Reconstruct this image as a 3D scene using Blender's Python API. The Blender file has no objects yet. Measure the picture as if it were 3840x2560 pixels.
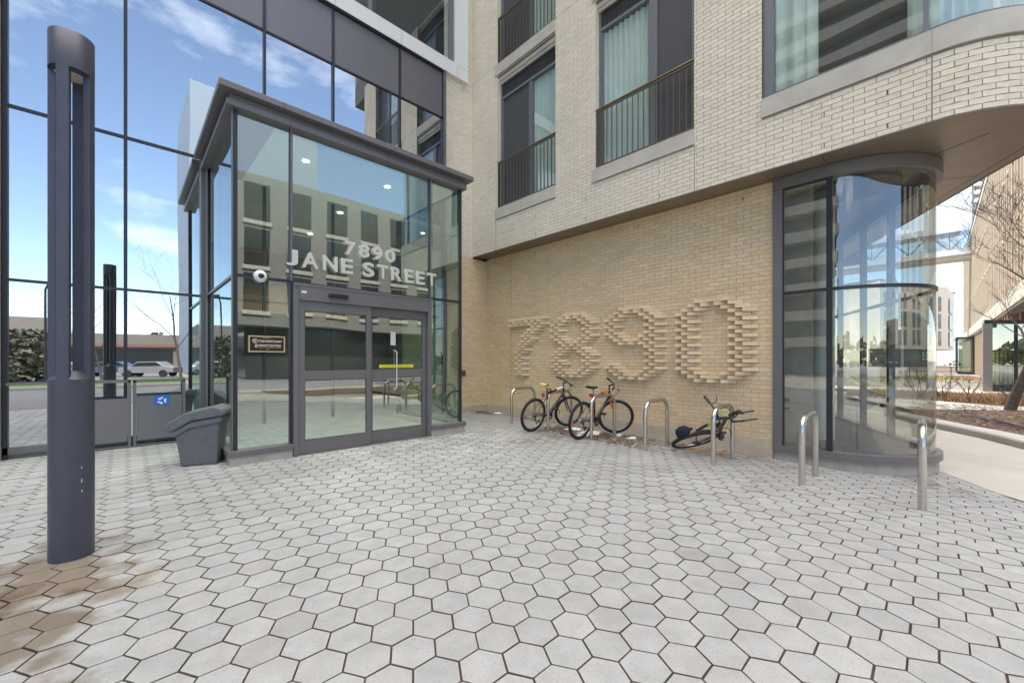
import bpy, bmesh, math, random
from mathutils import Vector, Matrix
random.seed(7)
scene = bpy.context.scene
R = math.radians
# ------------------------------------------------------------------ camera
CAM = (0.0, 0.0, 1.55)
cd = bpy.data.cameras.new("camera"); cam = bpy.data.objects.new("camera", cd)
scene.collection.objects.link(cam)
cam.location = CAM; cam.rotation_euler = (R(90), 0, math.atan2(-0.6906, 0.7232))
cd.sensor_width = 36; cd.lens = 36 * 1518 / 3840; cd.shift_y = 70 / 3840
cd.clip_start = 0.05; cd.clip_end = 2000
scene.camera = cam
# ------------------------------------------------------------------ world and sun
SUN_EL = R(48); SUN_DIR = Vector((-0.35, 0.94, 0)).normalized()
w = bpy.data.worlds.new("World"); scene.world = w; w.use_nodes = True
nt = w.node_tree; nt.nodes.clear()
N = nt.nodes.new; L = nt.links.new
out = N('ShaderNodeOutputWorld'); bg = N('ShaderNodeBackground'); bg.inputs['Strength'].default_value = 0.095
sky = N('ShaderNodeTexSky'); sky.sky_type = 'NISHITA'; sky.sun_disc = False
sky.sun_elevation = SUN_EL; sky.sun_rotation = math.atan2(SUN_DIR.x, SUN_DIR.y)
sky.altitude = 500; sky.air_density = 1.0; sky.dust_density = 0.25; sky.ozone_density = 1.6
tc = N('ShaderNodeTexCoord'); mp = N('ShaderNodeMapping'); mp.inputs['Scale'].default_value = (1.0, 1.0, 2.6)
mp.inputs['Location'].default_value = (1.9, 0.6, 0.2)
nz = N('ShaderNodeTexNoise'); nz.inputs['Scale'].default_value = 2.3; nz.inputs['Detail'].default_value = 8
nz.inputs['Roughness'].default_value = 0.55
cr = N('ShaderNodeValToRGB'); cr.color_ramp.elements[0].position = 0.54; cr.color_ramp.elements[1].position = 0.78
cr.color_ramp.elements[1].color = (0.85, 0.85, 0.85, 1)
mx = N('ShaderNodeMixRGB'); mx.inputs[2].default_value = (10.5, 10.3, 10.0, 1)
sz = N('ShaderNodeSeparateXYZ'); zr = N('ShaderNodeMapRange'); zr.interpolation_type = 'SMOOTHSTEP'
zr.inputs[1].default_value = .70; zr.inputs[2].default_value = .86; zr.inputs[3].default_value = .03; zr.inputs[4].default_value = .92  # bright cloud bank added high overhead, out of view, to light the forecourt
cm = N('ShaderNodeMath'); cm.operation = 'MAXIMUM'
L(tc.outputs['Generated'], sz.inputs[0]); zc = N('ShaderNodeMixRGB'); zc.inputs[1].default_value = (9.6, 9.7, 9.9, 1); zc.inputs[2].default_value = (22.5, 20.9, 18.6, 1)
L(zr.outputs[0], zc.inputs[0]); L(zc.outputs[0], mx.inputs[2])
L(sz.outputs[2], zr.inputs[0]); L(zr.outputs[0], cm.inputs[1])
L(tc.outputs['Generated'], mp.inputs[0]); L(mp.outputs[0], nz.inputs['Vector']); L(nz.outputs[0], cr.inputs[0])
L(cr.outputs[0], cm.inputs[0]); L(cm.outputs[0], mx.inputs[0]); L(sky.outputs[0], mx.inputs[1]); L(mx.outputs[0], bg.inputs[0]); L(bg.outputs[0], out.inputs[0])
sd = bpy.data.lights.new("sun", 'SUN'); sun = bpy.data.objects.new("sun", sd); scene.collection.objects.link(sun)
sd.energy = 2.0; sd.angle = R(0.6); sd.color = (1.0, 0.94, 0.86)
sdir = Vector((SUN_DIR.x * math.cos(SUN_EL), SUN_DIR.y * math.cos(SUN_EL), math.sin(SUN_EL)))
sun.rotation_euler = sdir.to_track_quat('Z', 'Y').to_euler()
scene.view_settings.view_transform = 'Standard'; scene.view_settings.look = 'None'
scene.view_settings.gamma = 1; scene.view_settings.exposure = 1.76
scene.render.engine = 'CYCLES'
scene.cycles.max_bounces = 10; scene.cycles.transparent_max_bounces = 24; scene.cycles.glossy_bounces = 6
# ------------------------------------------------------------------ helpers
def gz(u, v):
    e = min(max((u - 3.0) / 4.4, 0), 1) ** 1.8
    vv = min(max(v, -1.5), 9)
    return 0.2 * (1 - e) + (-0.035 + 0.0188 * vv) * e
def vec(*a): return Vector(a)
class MB:
    def __init__(s): s.v = []; s.f = []; s.c = []; s.smooth = False
    def face(s, pts, col=None):
        i = len(s.v); s.v += [tuple(p) for p in pts]; s.f.append(tuple(range(i, i + len(pts)))); s.c.append(col)
        return s
    def mesh(s, vs, fs, col=None):
        i = len(s.v); s.v += [tuple(p) for p in vs]
        for f in fs: s.f.append(tuple(i + k for k in f)); s.c.append(col)
        return s
    def box(s, x0, x1, y0, y1, z0, z1, col=None):
        if x0 > x1: x0, x1 = x1, x0
        if y0 > y1: y0, y1 = y1, y0
        if z0 > z1: z0, z1 = z1, z0
        vs = [(x0,y0,z0),(x1,y0,z0),(x1,y1,z0),(x0,y1,z0),(x0,y0,z1),(x1,y0,z1),(x1,y1,z1),(x0,y1,z1)]
        return s.mesh(vs, [(0,3,2,1),(4,5,6,7),(0,1,5,4),(1,2,6,5),(2,3,7,6),(3,0,4,7)], col)
    def obox(s, c, ax, ay, az, hx, hy, hz, col=None):
        c = Vector(c); ax = Vector(ax); ay = Vector(ay); az = Vector(az); vs = []
        for k in (-1, 1):
            for a, b in ((-1,-1),(1,-1),(1,1),(-1,1)): vs.append(c + ax*hx*a + ay*hy*b + az*hz*k)
        return s.mesh(vs, [(0,3,2,1),(4,5,6,7),(0,1,5,4),(1,2,6,5),(2,3,7,6),(3,0,4,7)], col)
    def bar(s, a, b, wd, ht=None, up=(0,0,1), col=None):
        a = Vector(a); b = Vector(b); d = (b - a); ln = d.length; d.normalize(); up = Vector(up)
        if abs(d.dot(up)) > .95: up = Vector((1, 0, 0))
        y = up.cross(d).normalized(); z = d.cross(y)
        return s.obox((a + b) / 2, d, y, z, ln / 2, wd / 2, (ht or wd) / 2, col)
    def prism(s, poly, z0, z1, col=None):
        n = len(poly); z0f = z0 if callable(z0) else (lambda x, y: z0); z1f = z1 if callable(z1) else (lambda x, y: z1)
        vs = [(x, y, z0f(x, y)) for x, y in poly] + [(x, y, z1f(x, y)) for x, y in poly]
        fs = [tuple(range(n - 1, -1, -1)), tuple(range(n, 2 * n))] + [(i, (i + 1) % n, n + (i + 1) % n, n + i) for i in range(n)]
        return s.mesh(vs, fs, col)
    def tube(s, pts, r, n=10, caps=True, col=None, closed=False):
        pts = [Vector(p) for p in pts]; m = len(pts); rr = r if isinstance(r, (list, tuple)) else [r] * m
        i0 = len(s.v); t0 = (pts[1] - pts[0]).normalized()
        nrm = Vector((0, 0, 1)) if abs(t0.z) < .9 else Vector((1, 0, 0))
        nrm = (nrm - t0 * nrm.dot(t0)).normalized()
        for i, p in enumerate(pts):
            if closed: t = (pts[(i + 1) % m] - pts[i - 1]).normalized()
            elif i == 0: t = t0
            elif i == m - 1: t = (pts[-1] - pts[-2]).normalized()
            else: t = ((pts[i + 1] - p).normalized() + (p - pts[i - 1]).normalized()).normalized()
            nrm = (nrm - t * nrm.dot(t)).normalized(); b = t.cross(nrm)
            for k in range(n):
                a = 2 * math.pi * k / n; s.v.append(tuple(p + (nrm * math.cos(a) + b * math.sin(a)) * rr[i]))
        for i in range(m if closed else m - 1):
            j = (i + 1) % m
            for k in range(n):
                s.f.append((i0 + i*n + k, i0 + i*n + (k+1) % n, i0 + j*n + (k+1) % n, i0 + j*n + k)); s.c.append(col)
        if caps and not closed:
            s.f.append(tuple(i0 + k for k in range(n - 1, -1, -1))); s.c.append(col)
            s.f.append(tuple(i0 + (m-1)*n + k for k in range(n))); s.c.append(col)
        return s
    def lathe(s, prof, cx, cy, n=24, axis='z', M=None, a0=0, a1=2*math.pi):
        i0 = len(s.v); full = abs(a1 - a0 - 2*math.pi) < 1e-6; cnt = n if full else n + 1
        for (r, z) in prof:
            for k in range(cnt):
                a = a0 + (a1 - a0) * k / n; p = Vector((cx + r*math.cos(a), cy + r*math.sin(a), z))
                s.v.append(tuple(M @ p if M else p))
        for i in range(len(prof) - 1):
            for k in range(n):
                k2 = (k + 1) % cnt
                s.f.append((i0+i*cnt+k, i0+i*cnt+k2, i0+(i+1)*cnt+k2, i0+(i+1)*cnt+k)); s.c.append(None)
        return s
    def xform(s, M): s.v = [tuple(M @ Vector(p)) for p in s.v]; return s
    def build(s, name, mat, parent=None, smooth=False, bevel=0):
        me = bpy.data.meshes.new(name); me.from_pydata(s.v, [], s.f); me.update()
        if any(c is not None for c in s.c):
            at = me.color_attributes.new("Col", 'FLOAT_COLOR', 'CORNER'); k = 0; data = []
            for fi, f in enumerate(s.f):
                c = s.c[fi] or (0.5, 0.5, 0.5)
                for _ in f: data += [c[0], c[1], c[2], 1.0]
            at.data.foreach_set("color", data)
        o = bpy.data.objects.new(name, me); scene.collection.objects.link(o)
        if mat: me.materials.append(mat)
        if smooth:
            for p in me.polygons: p.use_smooth = True
            try: me.set_sharp_from_angle(angle=R(40))
            except Exception: pass
        if bevel:
            bm = bmesh.new(); bm.from_mesh(me); bmesh.ops.remove_doubles(bm, verts=bm.verts, dist=1e-5)
            es = [e for e in bm.edges if len(e.link_faces) == 2 and e.calc_face_angle(0) > R(30)]
            bmesh.ops.bevel(bm, geom=es, offset=bevel, segments=2, affect='EDGES', profile=.5, clamp_overlap=True)
            bm.to_mesh(me); bm.free()
        if parent: attach(o, parent)
        return o
ROOTLOC = {}
def attach(o, parent):
    o.parent = parent; M = Matrix.Identity(4); q = parent
    while q is not None:
        if q.name in ROOTLOC: M = Matrix.Translation(ROOTLOC[q.name]).inverted(); break
        q = q.parent
    if parent.name in ROOTLOC: o.matrix_parent_inverse = M
def thing(name, label, cat, loc, group=None, kind=None):
    o = bpy.data.objects.new(name, None); scene.collection.objects.link(o); o.location = loc
    o.empty_display_size = .2; o['label'] = label; o['category'] = cat
    if group: o['group'] = group
    if kind: o['kind'] = kind
    ROOTLOC[o.name] = Vector(loc); return o
def tag(o, label, cat, group=None, kind=None):
    o['label'] = label; o['category'] = cat
    if group: o['group'] = group
    if kind: o['kind'] = kind
    return o
def struct(o): o['kind'] = 'structure'; return o
def copy_thing(root, delta, label, group=None):
    r = root.copy(); scene.collection.objects.link(r); r.location = Vector(root.location) + Vector(delta); r['label'] = label
    def rec(a, b):
        for ch in list(a.children):
            if ch.get('_cp'): continue
            c = ch.copy(); scene.collection.objects.link(c); c.parent = b; c.matrix_parent_inverse = ch.matrix_parent_inverse.copy()
            rec(ch, c)
    rec(root, r)
    return r
# ------------------------------------------------------------------ materials
MATS = {}
def mat(name, col, rough=.6, metal=0, noise=0, nscale=8, bump=0, bscale=60, vcol=0, spec=None, col2=None, coat=0, aniso=None):
    m = bpy.data.materials.new(name); m.use_nodes = True; t = m.node_tree; b = t.nodes['Principled BSDF']
    b.inputs['Base Color'].default_value = (*col, 1); b.inputs['Roughness'].default_value = rough; b.inputs['Metallic'].default_value = metal
    if spec is not None: b.inputs['Specular IOR Level'].default_value = spec
    if coat: b.inputs['Coat Weight'].default_value = coat
    n = t.nodes.new; l = t.links.new
    co = n('ShaderNodeTexCoord'); src = None
    if vcol:
        a = n('ShaderNodeVertexColor'); a.layer_name = 'Col'
        src = a.outputs[0]
    if noise or col2:
        z = n('ShaderNodeTexNoise'); z.inputs['Scale'].default_value = nscale; z.inputs['Detail'].default_value = 6
        l(co.outputs['Object'], z.inputs['Vector'])
        mxn = n('ShaderNodeMixRGB'); mr = n('ShaderNodeMapRange'); mr.inputs[1].default_value = .35; mr.inputs[2].default_value = .65
        l(z.outputs[0], mr.inputs[0]); l(mr.outputs[0], mxn.inputs[0])
        if src:
            mu = n('ShaderNodeMixRGB'); mu.blend_type = 'MULTIPLY'; mu.inputs[0].default_value = 1
            mxn.inputs[1].default_value = (1 - noise,) * 3 + (1,); mxn.inputs[2].default_value = (1 + noise,) * 3 + (1,)
            l(src, mu.inputs[1]); l(mxn.outputs[0], mu.inputs[2]); src = mu.outputs[0]
        else:
            c2 = col2 or tuple(c * (1 + noise) for c in col); c1 = col if col2 else tuple(c * (1 - noise) for c in col)
            mxn.inputs[1].default_value = (*c1, 1); mxn.inputs[2].default_value = (*c2, 1); src = mxn.outputs[0]
    if vcol:
        lf = n('ShaderNodeTexNoise'); lf.inputs['Scale'].default_value = .7; lf.inputs['Detail'].default_value = 7; lf.inputs['Roughness'].default_value = .6; l(co.outputs['Object'], lf.inputs['Vector'])
        rl = n('ShaderNodeMapRange'); rl.inputs[1].default_value = .35; rl.inputs[2].default_value = .65; rl.inputs[3].default_value = .93; rl.inputs[4].default_value = 1.04; l(lf.outputs[0], rl.inputs[0])
        m3 = n('ShaderNodeMixRGB'); m3.blend_type = 'MULTIPLY'; m3.inputs[0].default_value = 1; l(src, m3.inputs[1]); l(rl.outputs[0], m3.inputs[2]); src = m3.outputs[0]
    if src: l(src, b.inputs['Base Color'])
    if bump:
        z2 = n('ShaderNodeTexNoise'); z2.inputs['Scale'].default_value = bscale; z2.inputs['Detail'].default_value = 5
        l(co.outputs['Object'], z2.inputs['Vector']); bp = n('ShaderNodeBump'); bp.inputs['Strength'].default_value = bump
        bp.inputs['Distance'].default_value = .02; l(z2.outputs[0], bp.inputs['Height']); l(bp.outputs[0], b.inputs['Normal'])
    MATS[name] = m; return m
def glass(name, tint, refl, rcol=(1, 1, 1), wav=.02, wscale=.6, rough=0.0, rmax=1.0):
    m = bpy.data.materials.new(name); m.use_nodes = True; t = m.node_tree; t.nodes.clear(); n = t.nodes.new; l = t.links.new
    o = n('ShaderNodeOutputMaterial'); tr = n('ShaderNodeBsdfTransparent'); gl = n('ShaderNodeBsdfGlossy'); mxs = n('ShaderNodeMixShader')
    tr.inputs[0].default_value = (*tint, 1); gl.inputs['Color'].default_value = (*rcol, 1); gl.inputs['Roughness'].default_value = rough
    fr = n('ShaderNodeFresnel'); fr.inputs[0].default_value = 1.5; mr = n('ShaderNodeMapRange')
    mr.inputs[1].default_value = .04; mr.inputs[2].default_value = 1; mr.inputs[3].default_value = refl; mr.inputs[4].default_value = rmax
    co = n('ShaderNodeTexCoord'); nz = n('ShaderNodeTexNoise'); nz.inputs['Scale'].default_value = wscale; nz.inputs['Detail'].default_value = 1
    bp = n('ShaderNodeBump'); bp.inputs['Strength'].default_value = wav; bp.inputs['Distance'].default_value = 1
    l(co.outputs['Object'], nz.inputs['Vector']); l(nz.outputs[0], bp.inputs['Height']); l(bp.outputs[0], gl.inputs['Normal'])
    ge = n('ShaderNodeNewGeometry'); iv = n('ShaderNodeMath'); iv.operation = 'SUBTRACT'; iv.inputs[0].default_value = 1; l(ge.outputs['Backfacing'], iv.inputs[1])
    ml = n('ShaderNodeMath'); ml.operation = 'MULTIPLY'; l(mr.outputs[0], ml.inputs[0]); l(iv.outputs[0], ml.inputs[1])
    l(fr.outputs[0], mr.inputs[0]); l(ml.outputs[0], mxs.inputs[0]); l(tr.outputs[0], mxs.inputs[1]); l(gl.outputs[0], mxs.inputs[2]); l(mxs.outputs[0], o.inputs[0])
    MATS[name] = m; return m
def emis(name, col, st):
    m = bpy.data.materials.new(name); m.use_nodes = True; b = m.node_tree.nodes['Principled BSDF']
    b.inputs['Base Color'].default_value = (*col, 1); b.inputs['Emission Color'].default_value = (*col, 1); b.inputs['Emission Strength'].default_value = st
    MATS[name] = m; return m
M_brickU = mat('pale_brick', (.6,.55,.47), .85, vcol=1, noise=.05, nscale=25, bump=.25, bscale=180)
M_brickL = mat('tan_brick', (.5,.4,.28), .85, vcol=1, noise=.06, nscale=25, bump=.25, bscale=180)
M_mortarU = mat('mortar_grey', (.36,.315,.26), .95, noise=.1, nscale=30)
M_mortarL = mat('mortar_tan', (.42,.31,.19), .95, noise=.1, nscale=30)
M_stone = mat('precast_stone', (.50,.46,.40), .8, noise=.07, nscale=4, bump=.15, bscale=150)
M_conc = mat('plinth_concrete', (.40,.36,.31), .85, noise=.12, nscale=5, bump=.2, bscale=90)
M_grey = mat('grey_aluminium', (.165,.157,.157), .42, metal=.25, noise=.03, nscale=3)
M_frame = mat('mullion_dark', (.035,.036,.042), .35, metal=.3)
M_winframe = mat('window_frame_grey', (.17,.17,.185), .45, metal=.2)
M_bronze = mat('bronze_soffit', (.26,.215,.17), .35, metal=.5, noise=.05, nscale=2)
M_span = mat('spandrel_panel', (.19,.18,.185), .35, metal=.35, noise=.03, nscale=.7)
M_white = mat('white_metal', (.72,.71,.69), .4)
M_railing = mat('bronze_railing', (.17,.135,.09), .38, metal=.5)
M_louvre = mat('louvre_grey', (.13,.13,.135), .5, metal=.3)
M_screen = mat('insect_screen', (.06,.062,.07), .55)
M_curtain = mat('sheer_curtain', (.74,.76,.71), .9, noise=.04, nscale=2)
M_dark = mat('dark_interior', (.03,.032,.035), .9)
M_room = mat('room_wall', (.17,.165,.155), .9)
M_ceil = mat('white_ceiling', (.8,.8,.76), .8)
M_lfloor = mat('lobby_floor', (.30,.315,.32), .3, noise=.05, nscale=2)
M_wood = mat('lobby_wood', (.32,.19,.09), .5, noise=.12, nscale=3)
M_steel = mat('brushed_steel', (.60,.57,.53), .27, metal=1, noise=.05, nscale=30)
M_pole = mat('pole_paint', (.062,.064,.088), .42, metal=.15, noise=.05, nscale=6)
M_bin = mat('grit_bin_plastic', (.115,.12,.128), .55, noise=.08, nscale=14, bump=.08, bscale=40)
M_rubber = mat('tyre_rubber', (.018,.018,.02), .8, bump=.3, bscale=90)
M_black = mat('black_plastic', (.015,.015,.017), .4)
M_alu = mat('bike_alloy', (.45,.45,.46), .35, metal=.9)
M_maroon = mat('maroon_paint', (.055,.008,.012), .25, coat=.6)
M_bikeblk = mat('black_paint', (.02,.022,.026), .3, coat=.5)
M_orange = mat('orange_paint', (.62,.16,.02), .4)
M_lime = mat('lime_paint', (.42,.60,.06), .4)
M_yel = mat('yellow_saddle', (.70,.65,.12), .55)
M_red = mat('red_plastic', (.6,.03,.03), .3)
M_cover = mat('navy_cloth', (.012,.014,.024), .9, bump=.3, bscale=30)
M_rust = mat('rusty_steel', (.18,.09,.05), .7, metal=.3)
M_glassF = glass('facade_glass', (.50,.60,.64), .66, (.95,.98,1.0), .0035, .35)
M_glassV = glass('vestibule_glass', (.76,.88,.86), .34, (.90,.97,.97), .005, .5)
M_glassW = glass('window_glass', (.90,.95,.94), .20, (1,1,1), .004, .8)
M_glassB = glass('bay_glass', (.84,.86,.84), .19, (1,1,1), .003, .8, rmax=.8)
M_glassD = glass('door_glass', (.80,.90,.88), .34, (.93,1,.97), .004, .8)
M_emit = emis('lamp_glow', (1,.86,.6), 6)
# ------------------------------------------------------------------ brick walls
BL, BH = .2227, .0697
PALU = [(.75,.665,.535),(.77,.685,.555),(.74,.66,.53),(.78,.695,.565),(.76,.66,.545),(.73,.65,.53)]
PALL = [(.71,.535,.335),(.68,.51,.315),(.73,.555,.35),(.70,.52,.325),(.70,.54,.37),(.71,.55,.37),(.74,.565,.355),(.67,.50,.315)]
def brick_path(P, s0, s1, z0, z1, holes, pal, cuts=(), hcuts=(), gap=.009, proud=.006, shift=0):
    """P(s)->(point, outward normal). Real bricks with recessed joints."""
    m = MB(); k0 = int(math.floor((z0 - .318) / BH + 1e-6)); k1 = int(math.ceil((z1 - .318) / BH - 1e-6))
    for k in range(k0, k1):
        a, b = .318 + k*BH, .318 + (k+1)*BH; zb = max(a + gap/2, z0 + .001); zt = min(b - gap/2, z1 - .001)
        for hc in hcuts:
            if a < hc <= b: zt = min(zt, hc - .012) if hc - a > .03 else zt
        if zt - zb < .012: continue
        off = shift + (k % 2) * BL / 2
        i = int(math.floor((s0 - off) / BL))
        while off + i*BL < s1:
            x0, x1 = max(off + i*BL, s0), min(off + (i+1)*BL, s1); i += 1
            segs = [(x0, x1)]
            for (h0, h1, hz0, hz1) in holes:
                if hz0 < zt - .01 and hz1 > zb + .01:
                    ns = []
                    for (p, q) in segs:
                        if h1 <= p or h0 >= q: ns.append((p, q)); continue
                        if h0 > p: ns.append((p, h0 + gap/2))
                        if h1 < q: ns.append((h1 - gap/2, q))
                    segs = ns
            for c in cuts:
                ns = []
                for (p, q) in segs:
                    if p < c < q: ns += [(p, c - .003), (c + .003, q)]
                    else: ns.append((p, q))
                segs = ns
            for (p, q) in segs:
                p += gap/2; q -= gap/2
                if q - p < .015: continue
                col = Vector(random.choice(pal)) * random.uniform(.965, 1.025)
                pr = proud + random.uniform(-.0012, .0012)
                A, na = P(p); B, nb = P(q)
                A = Vector(A); B = Vector(B)
                f = [A + na*pr, B + nb*pr]; r = [A - na*.012, B - nb*.012]
                vs = [(*f[0].xy, zb), (*f[1].xy, zb), (*f[1].xy, zt), (*f[0].xy, zt), (*r[0].xy, zb), (*r[1].xy, zb), (*r[1].xy, zt), (*r[0].xy, zt)]
                m.mesh(vs, [(0,1,2,3),(4,0,3,7),(1,5,6,2),(4,5,1,0),(3,2,6,7)], tuple(col))
    return m
def backing(P, s0, s1, z0, z1, holes, step=None, off=0.0):
    m = MB(); ss = {s0, s1}; zs = {z0, z1}
    for h in holes:
        for a in h[:2]:
            if s0 < a < s1: ss.add(a)
        for a in h[2:]:
            if z0 < a < z1: zs.add(a)
    if step:
        n = int((s1 - s0) / step); ss |= {s0 + (s1 - s0) * i / n for i in range(n + 1)}
    ss = sorted(ss); zs = sorted(zs)
    for i in range(len(ss) - 1):
        for j in range(len(zs) - 1):
            cs = (ss[i] + ss[i+1]) / 2; cz = (zs[j] + zs[j+1]) / 2
            if any(h[0] < cs < h[1] and h[2] < cz < h[3] for h in holes): continue
            A, na = P(ss[i]); B, nb = P(ss[i+1]); A = Vector(A) + na*off; B = Vector(B) + nb*off
            m.face([(*A.xy, zs[j]), (*B.xy, zs[j]), (*B.xy, zs[j+1]), (*A.xy, zs[j+1])])
    return m
# ------------------------------------------------------------------ key numbers
UW, UO, VW, VF = 7.385, 6.88, 8.762, 6.262
ZS = 4.367
# curved edge of the overhang: bezier from (UO,0)
def bez(P0, P1, P2, P3, n):
    r = []
    for i in range(n + 1):
        t = i / n; a, b, c, d = (1-t)**3, 3*t*(1-t)**2, 3*t*t*(1-t), t**3
        r.append((a*P0[0]+b*P1[0]+c*P2[0]+d*P3[0], a*P0[1]+b*P1[1]+c*P2[1]+d*P3[1]))
    return r
arc = bez((UO, 0), (UO, -.65), (7.72, -1.387), (8.4, -1.07), 28)
WD = Vector((.906, .422))
far_end = (Vector((8.4, -1.07)) + WD * 9.5)
path = [(UO, VW)] + arc + [tuple(far_end)]
cum = [0]
for i in range(1, len(path)): cum.append(cum[-1] + math.dist(path[i-1], path[i]))
def Pover(s):
    if s <= 0: s = 0
    for i in range(1, len(path)):
        if s <= cum[i] or i == len(path) - 1:
            t = (s - cum[i-1]) / (cum[i] - cum[i-1]); a = Vector(path[i-1]); b = Vector(path[i]); p = a.lerp(b, t)
            def seg(j): 
                d = (Vector(path[j]) - Vector(path[j-1])).normalized(); return Vector((d.y, -d.x)) 
            n0 = seg(i)
            if i > 1 and t < .5: n1 = seg(i-1); n0 = n0.lerp(n1, .5 - t).normalized()
            elif i < len(path) - 1 and t >= .5: n1 = seg(i+1); n0 = n0.lerp(n1, t - .5).normalized()
            if i == 1: n0 = seg(1)
            return Vector((p.x, p.y, 0)), Vector((n0.x, n0.y, 0))
# outward normal check: first segment heads -v, outward should be -u
_t = Pover(1)[1]
if _t.x > 0:
    _P = Pover
    def Pover(s):
        a, b = _P(s); return a, -b
def sv(v): return VW - v          # v on the straight run -> path length
# ------------------------------------------------------------------ main building
BLD = thing('apartment_building', 'pale brick and glass apartment block rising around the paved forecourt', 'building', (7.4, 8.8, 0))
# lower tan wall with plinth
PL = lambda s: (Vector((UW, VW - s, 0)), Vector((-1, 0, 0)))
bm_ = brick_path(PL, 0, VW - 1.776, .318, 4.362, [], PALL, cuts=(VW - 7.781,), gap=.007, proud=.0035)
for c in (0,):
    pass
lw = bm_.build('brick_wall', M_brickL, BLD); lw['label'] = 'tan brick wall under the overhang carrying the raised digits'
backing(PL, 0, VW - 1.776, .1, 4.37, []).box(UW + .0005, UW + .25, 1.776, 1.80, .318, 4.36).build('mortar', M_mortarL, lw)
# end of wall return bricks
m = MB()
for k in range(58):
    m.box(UW - .006, UW + .06, 1.7745, 1.78, .318 + k*BH + .004, .318 + (k+1)*BH - .004, random.choice(PALL))
m.build('wall_end', M_brickL, lw)
# lower return wall facing the street (v = VW)
PR = lambda s: (Vector((s, VW, 0)), Vector((0, -1, 0)))
lr = brick_path(PR, 4.62, UW, .318, 4.318, [], PALL, shift=.05, gap=.007, proud=.0035).build('brick_wall', M_brickL, BLD); lr['label'] = 'narrow tan brick return beside the glass entrance'
backing(PR, 4.62, UW, .1, 4.318, []).build('mortar', M_mortarL, lr)
m = MB()
m.box(UW - .012, UW + .2, 1.765, VW, -.2, .316); m.box(4.62, UW - .012, VW - .012, VW + .2, -.2, .316)
m.build('plinth', mat('tan_concrete', (.50,.41,.315), .85, noise=.10, nscale=4, bump=.2, bscale=90), BLD, bevel=.012)
# raised digit bricks (rotated headers)
def digit_rows():
    A = {1:[3,5,7],2:[2,4,6,8],3:[1,3,7,9],'e':[0,2,8,10],'o':[1,9]}
    zero = {1:A[1],2:A[2],3:A[3],19:A[3],20:A[2],21:A[1]}
    for r in range(4, 19): zero[r] = A['e'] if r % 2 == 0 else A['o']
    eight = {1:A[1],2:A[2],3:A[3],4:A['e'],5:A['o'],6:A['e'],7:A['o'],8:A['e'],9:A[3],10:A[2],11:A[1],12:A[2],13:A[3],
             14:A['e'],15:A['o'],16:A['e'],17:[1,3,9],18:A['e'],19:A[3],20:A[2],21:A[1]}
    nine = {1:A[1],2:A[2],3:A[3],4:A['e'],5:A['o'],6:A['e'],7:A['o'],8:A['e'],9:[1,3,7,9],10:[2,4,6,8,10],11:[3,5,7,9],12:[8,10],
            13:[9],14:[8,10],15:[9],16:[1,8,10] if 0 else [8,10],17:[1,9],18:[0,2,8,10],19:[1,3,7,9],20:[2,4,6,8],21:[3,5,7]}
    seven = {1:[0,2,4,6,8,10],2:[1,3,5,7,9],3:[0,2,4,6,8,10],4:[7,9],5:[6,8],6:[5,7],7:[4,6],8:[5,7],9:[4,6],10:[3,5],11:[4],
             12:[3,5],13:[2,4],14:[3],15:[2,4],16:[3],17:[2,4],18:[3],19:[2,4],20:[3],21:[2,4]}
    seven[7] = [6, 4]; seven[8] = [5, 7]
    return [('7', seven, 7.748), ('8', eight, 6.308), ('9', nine, 4.823), ('0', zero, 3.305)]
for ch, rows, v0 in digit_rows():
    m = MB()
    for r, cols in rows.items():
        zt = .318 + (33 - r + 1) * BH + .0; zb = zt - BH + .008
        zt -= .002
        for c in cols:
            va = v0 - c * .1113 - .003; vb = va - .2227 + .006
            col = Vector(random.choice(PALL)) * random.uniform(1.02, 1.10)  # digit bricks coloured lighter, standing in for the light they catch
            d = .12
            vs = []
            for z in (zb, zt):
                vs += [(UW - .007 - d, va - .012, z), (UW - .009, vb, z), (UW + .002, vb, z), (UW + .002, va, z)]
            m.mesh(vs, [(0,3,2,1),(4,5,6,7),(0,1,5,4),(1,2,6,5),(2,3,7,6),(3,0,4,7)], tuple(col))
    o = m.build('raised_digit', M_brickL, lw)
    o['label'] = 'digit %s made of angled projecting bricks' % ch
# upper pale wall of the overhang
W1 = (5.807, 7.73); W2 = (2.791, 4.75)
rows_z = [(5.405, 8.76), (9.065, 12.4)]
holes = []
for (a, b) in (W1, W2):
    for (z0, z1) in rows_z: holes.append((sv(b), sv(a), z0 - .265, z1))
END = cum[-1]; S0 = sv(0)
S3a, S3b = sv(1.797), S0 + 2.6
holes.append((S3a, S3b, 5.15, 8.76)); holes.append((S3a, S3b, 8.8, 12.4))
cutsU = (sv(.032),)
SB = S0 + 3.0
uw = brick_path(Pover, .006, SB, ZS + .004, 12.4, holes, PALU, cuts=cutsU, hcuts=(9.098,)).build('brick_wall', M_brickU, BLD)
uw['label'] = 'pale brick upper wall overhanging the forecourt, curving at its right end'
bk = backing(Pover, 0, S0, ZS, 12.4, holes); b2 = backing(Pover, S0, END, ZS, 12.4, holes, step=.08, off=-.010)
bk.v += [];  n0 = len(bk.v); bk.v += b2.v; bk.f += [tuple(n0 + k for k in f) for f in b2.f]; bk.c += b2.c
bk.build('mortar', M_mortarU, uw)
# control joints on the upper wall
for v_, z0, z1 in ((2.787, ZS, 5.14), (7.80, ZS, 5.14), (.032, ZS, 5.15)):
    MB().box(UO - .0085, UO - .002, v_ - .006, v_ + .006, z0 + .002, z1).build('control_joint', M_mortarU, uw)
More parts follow.
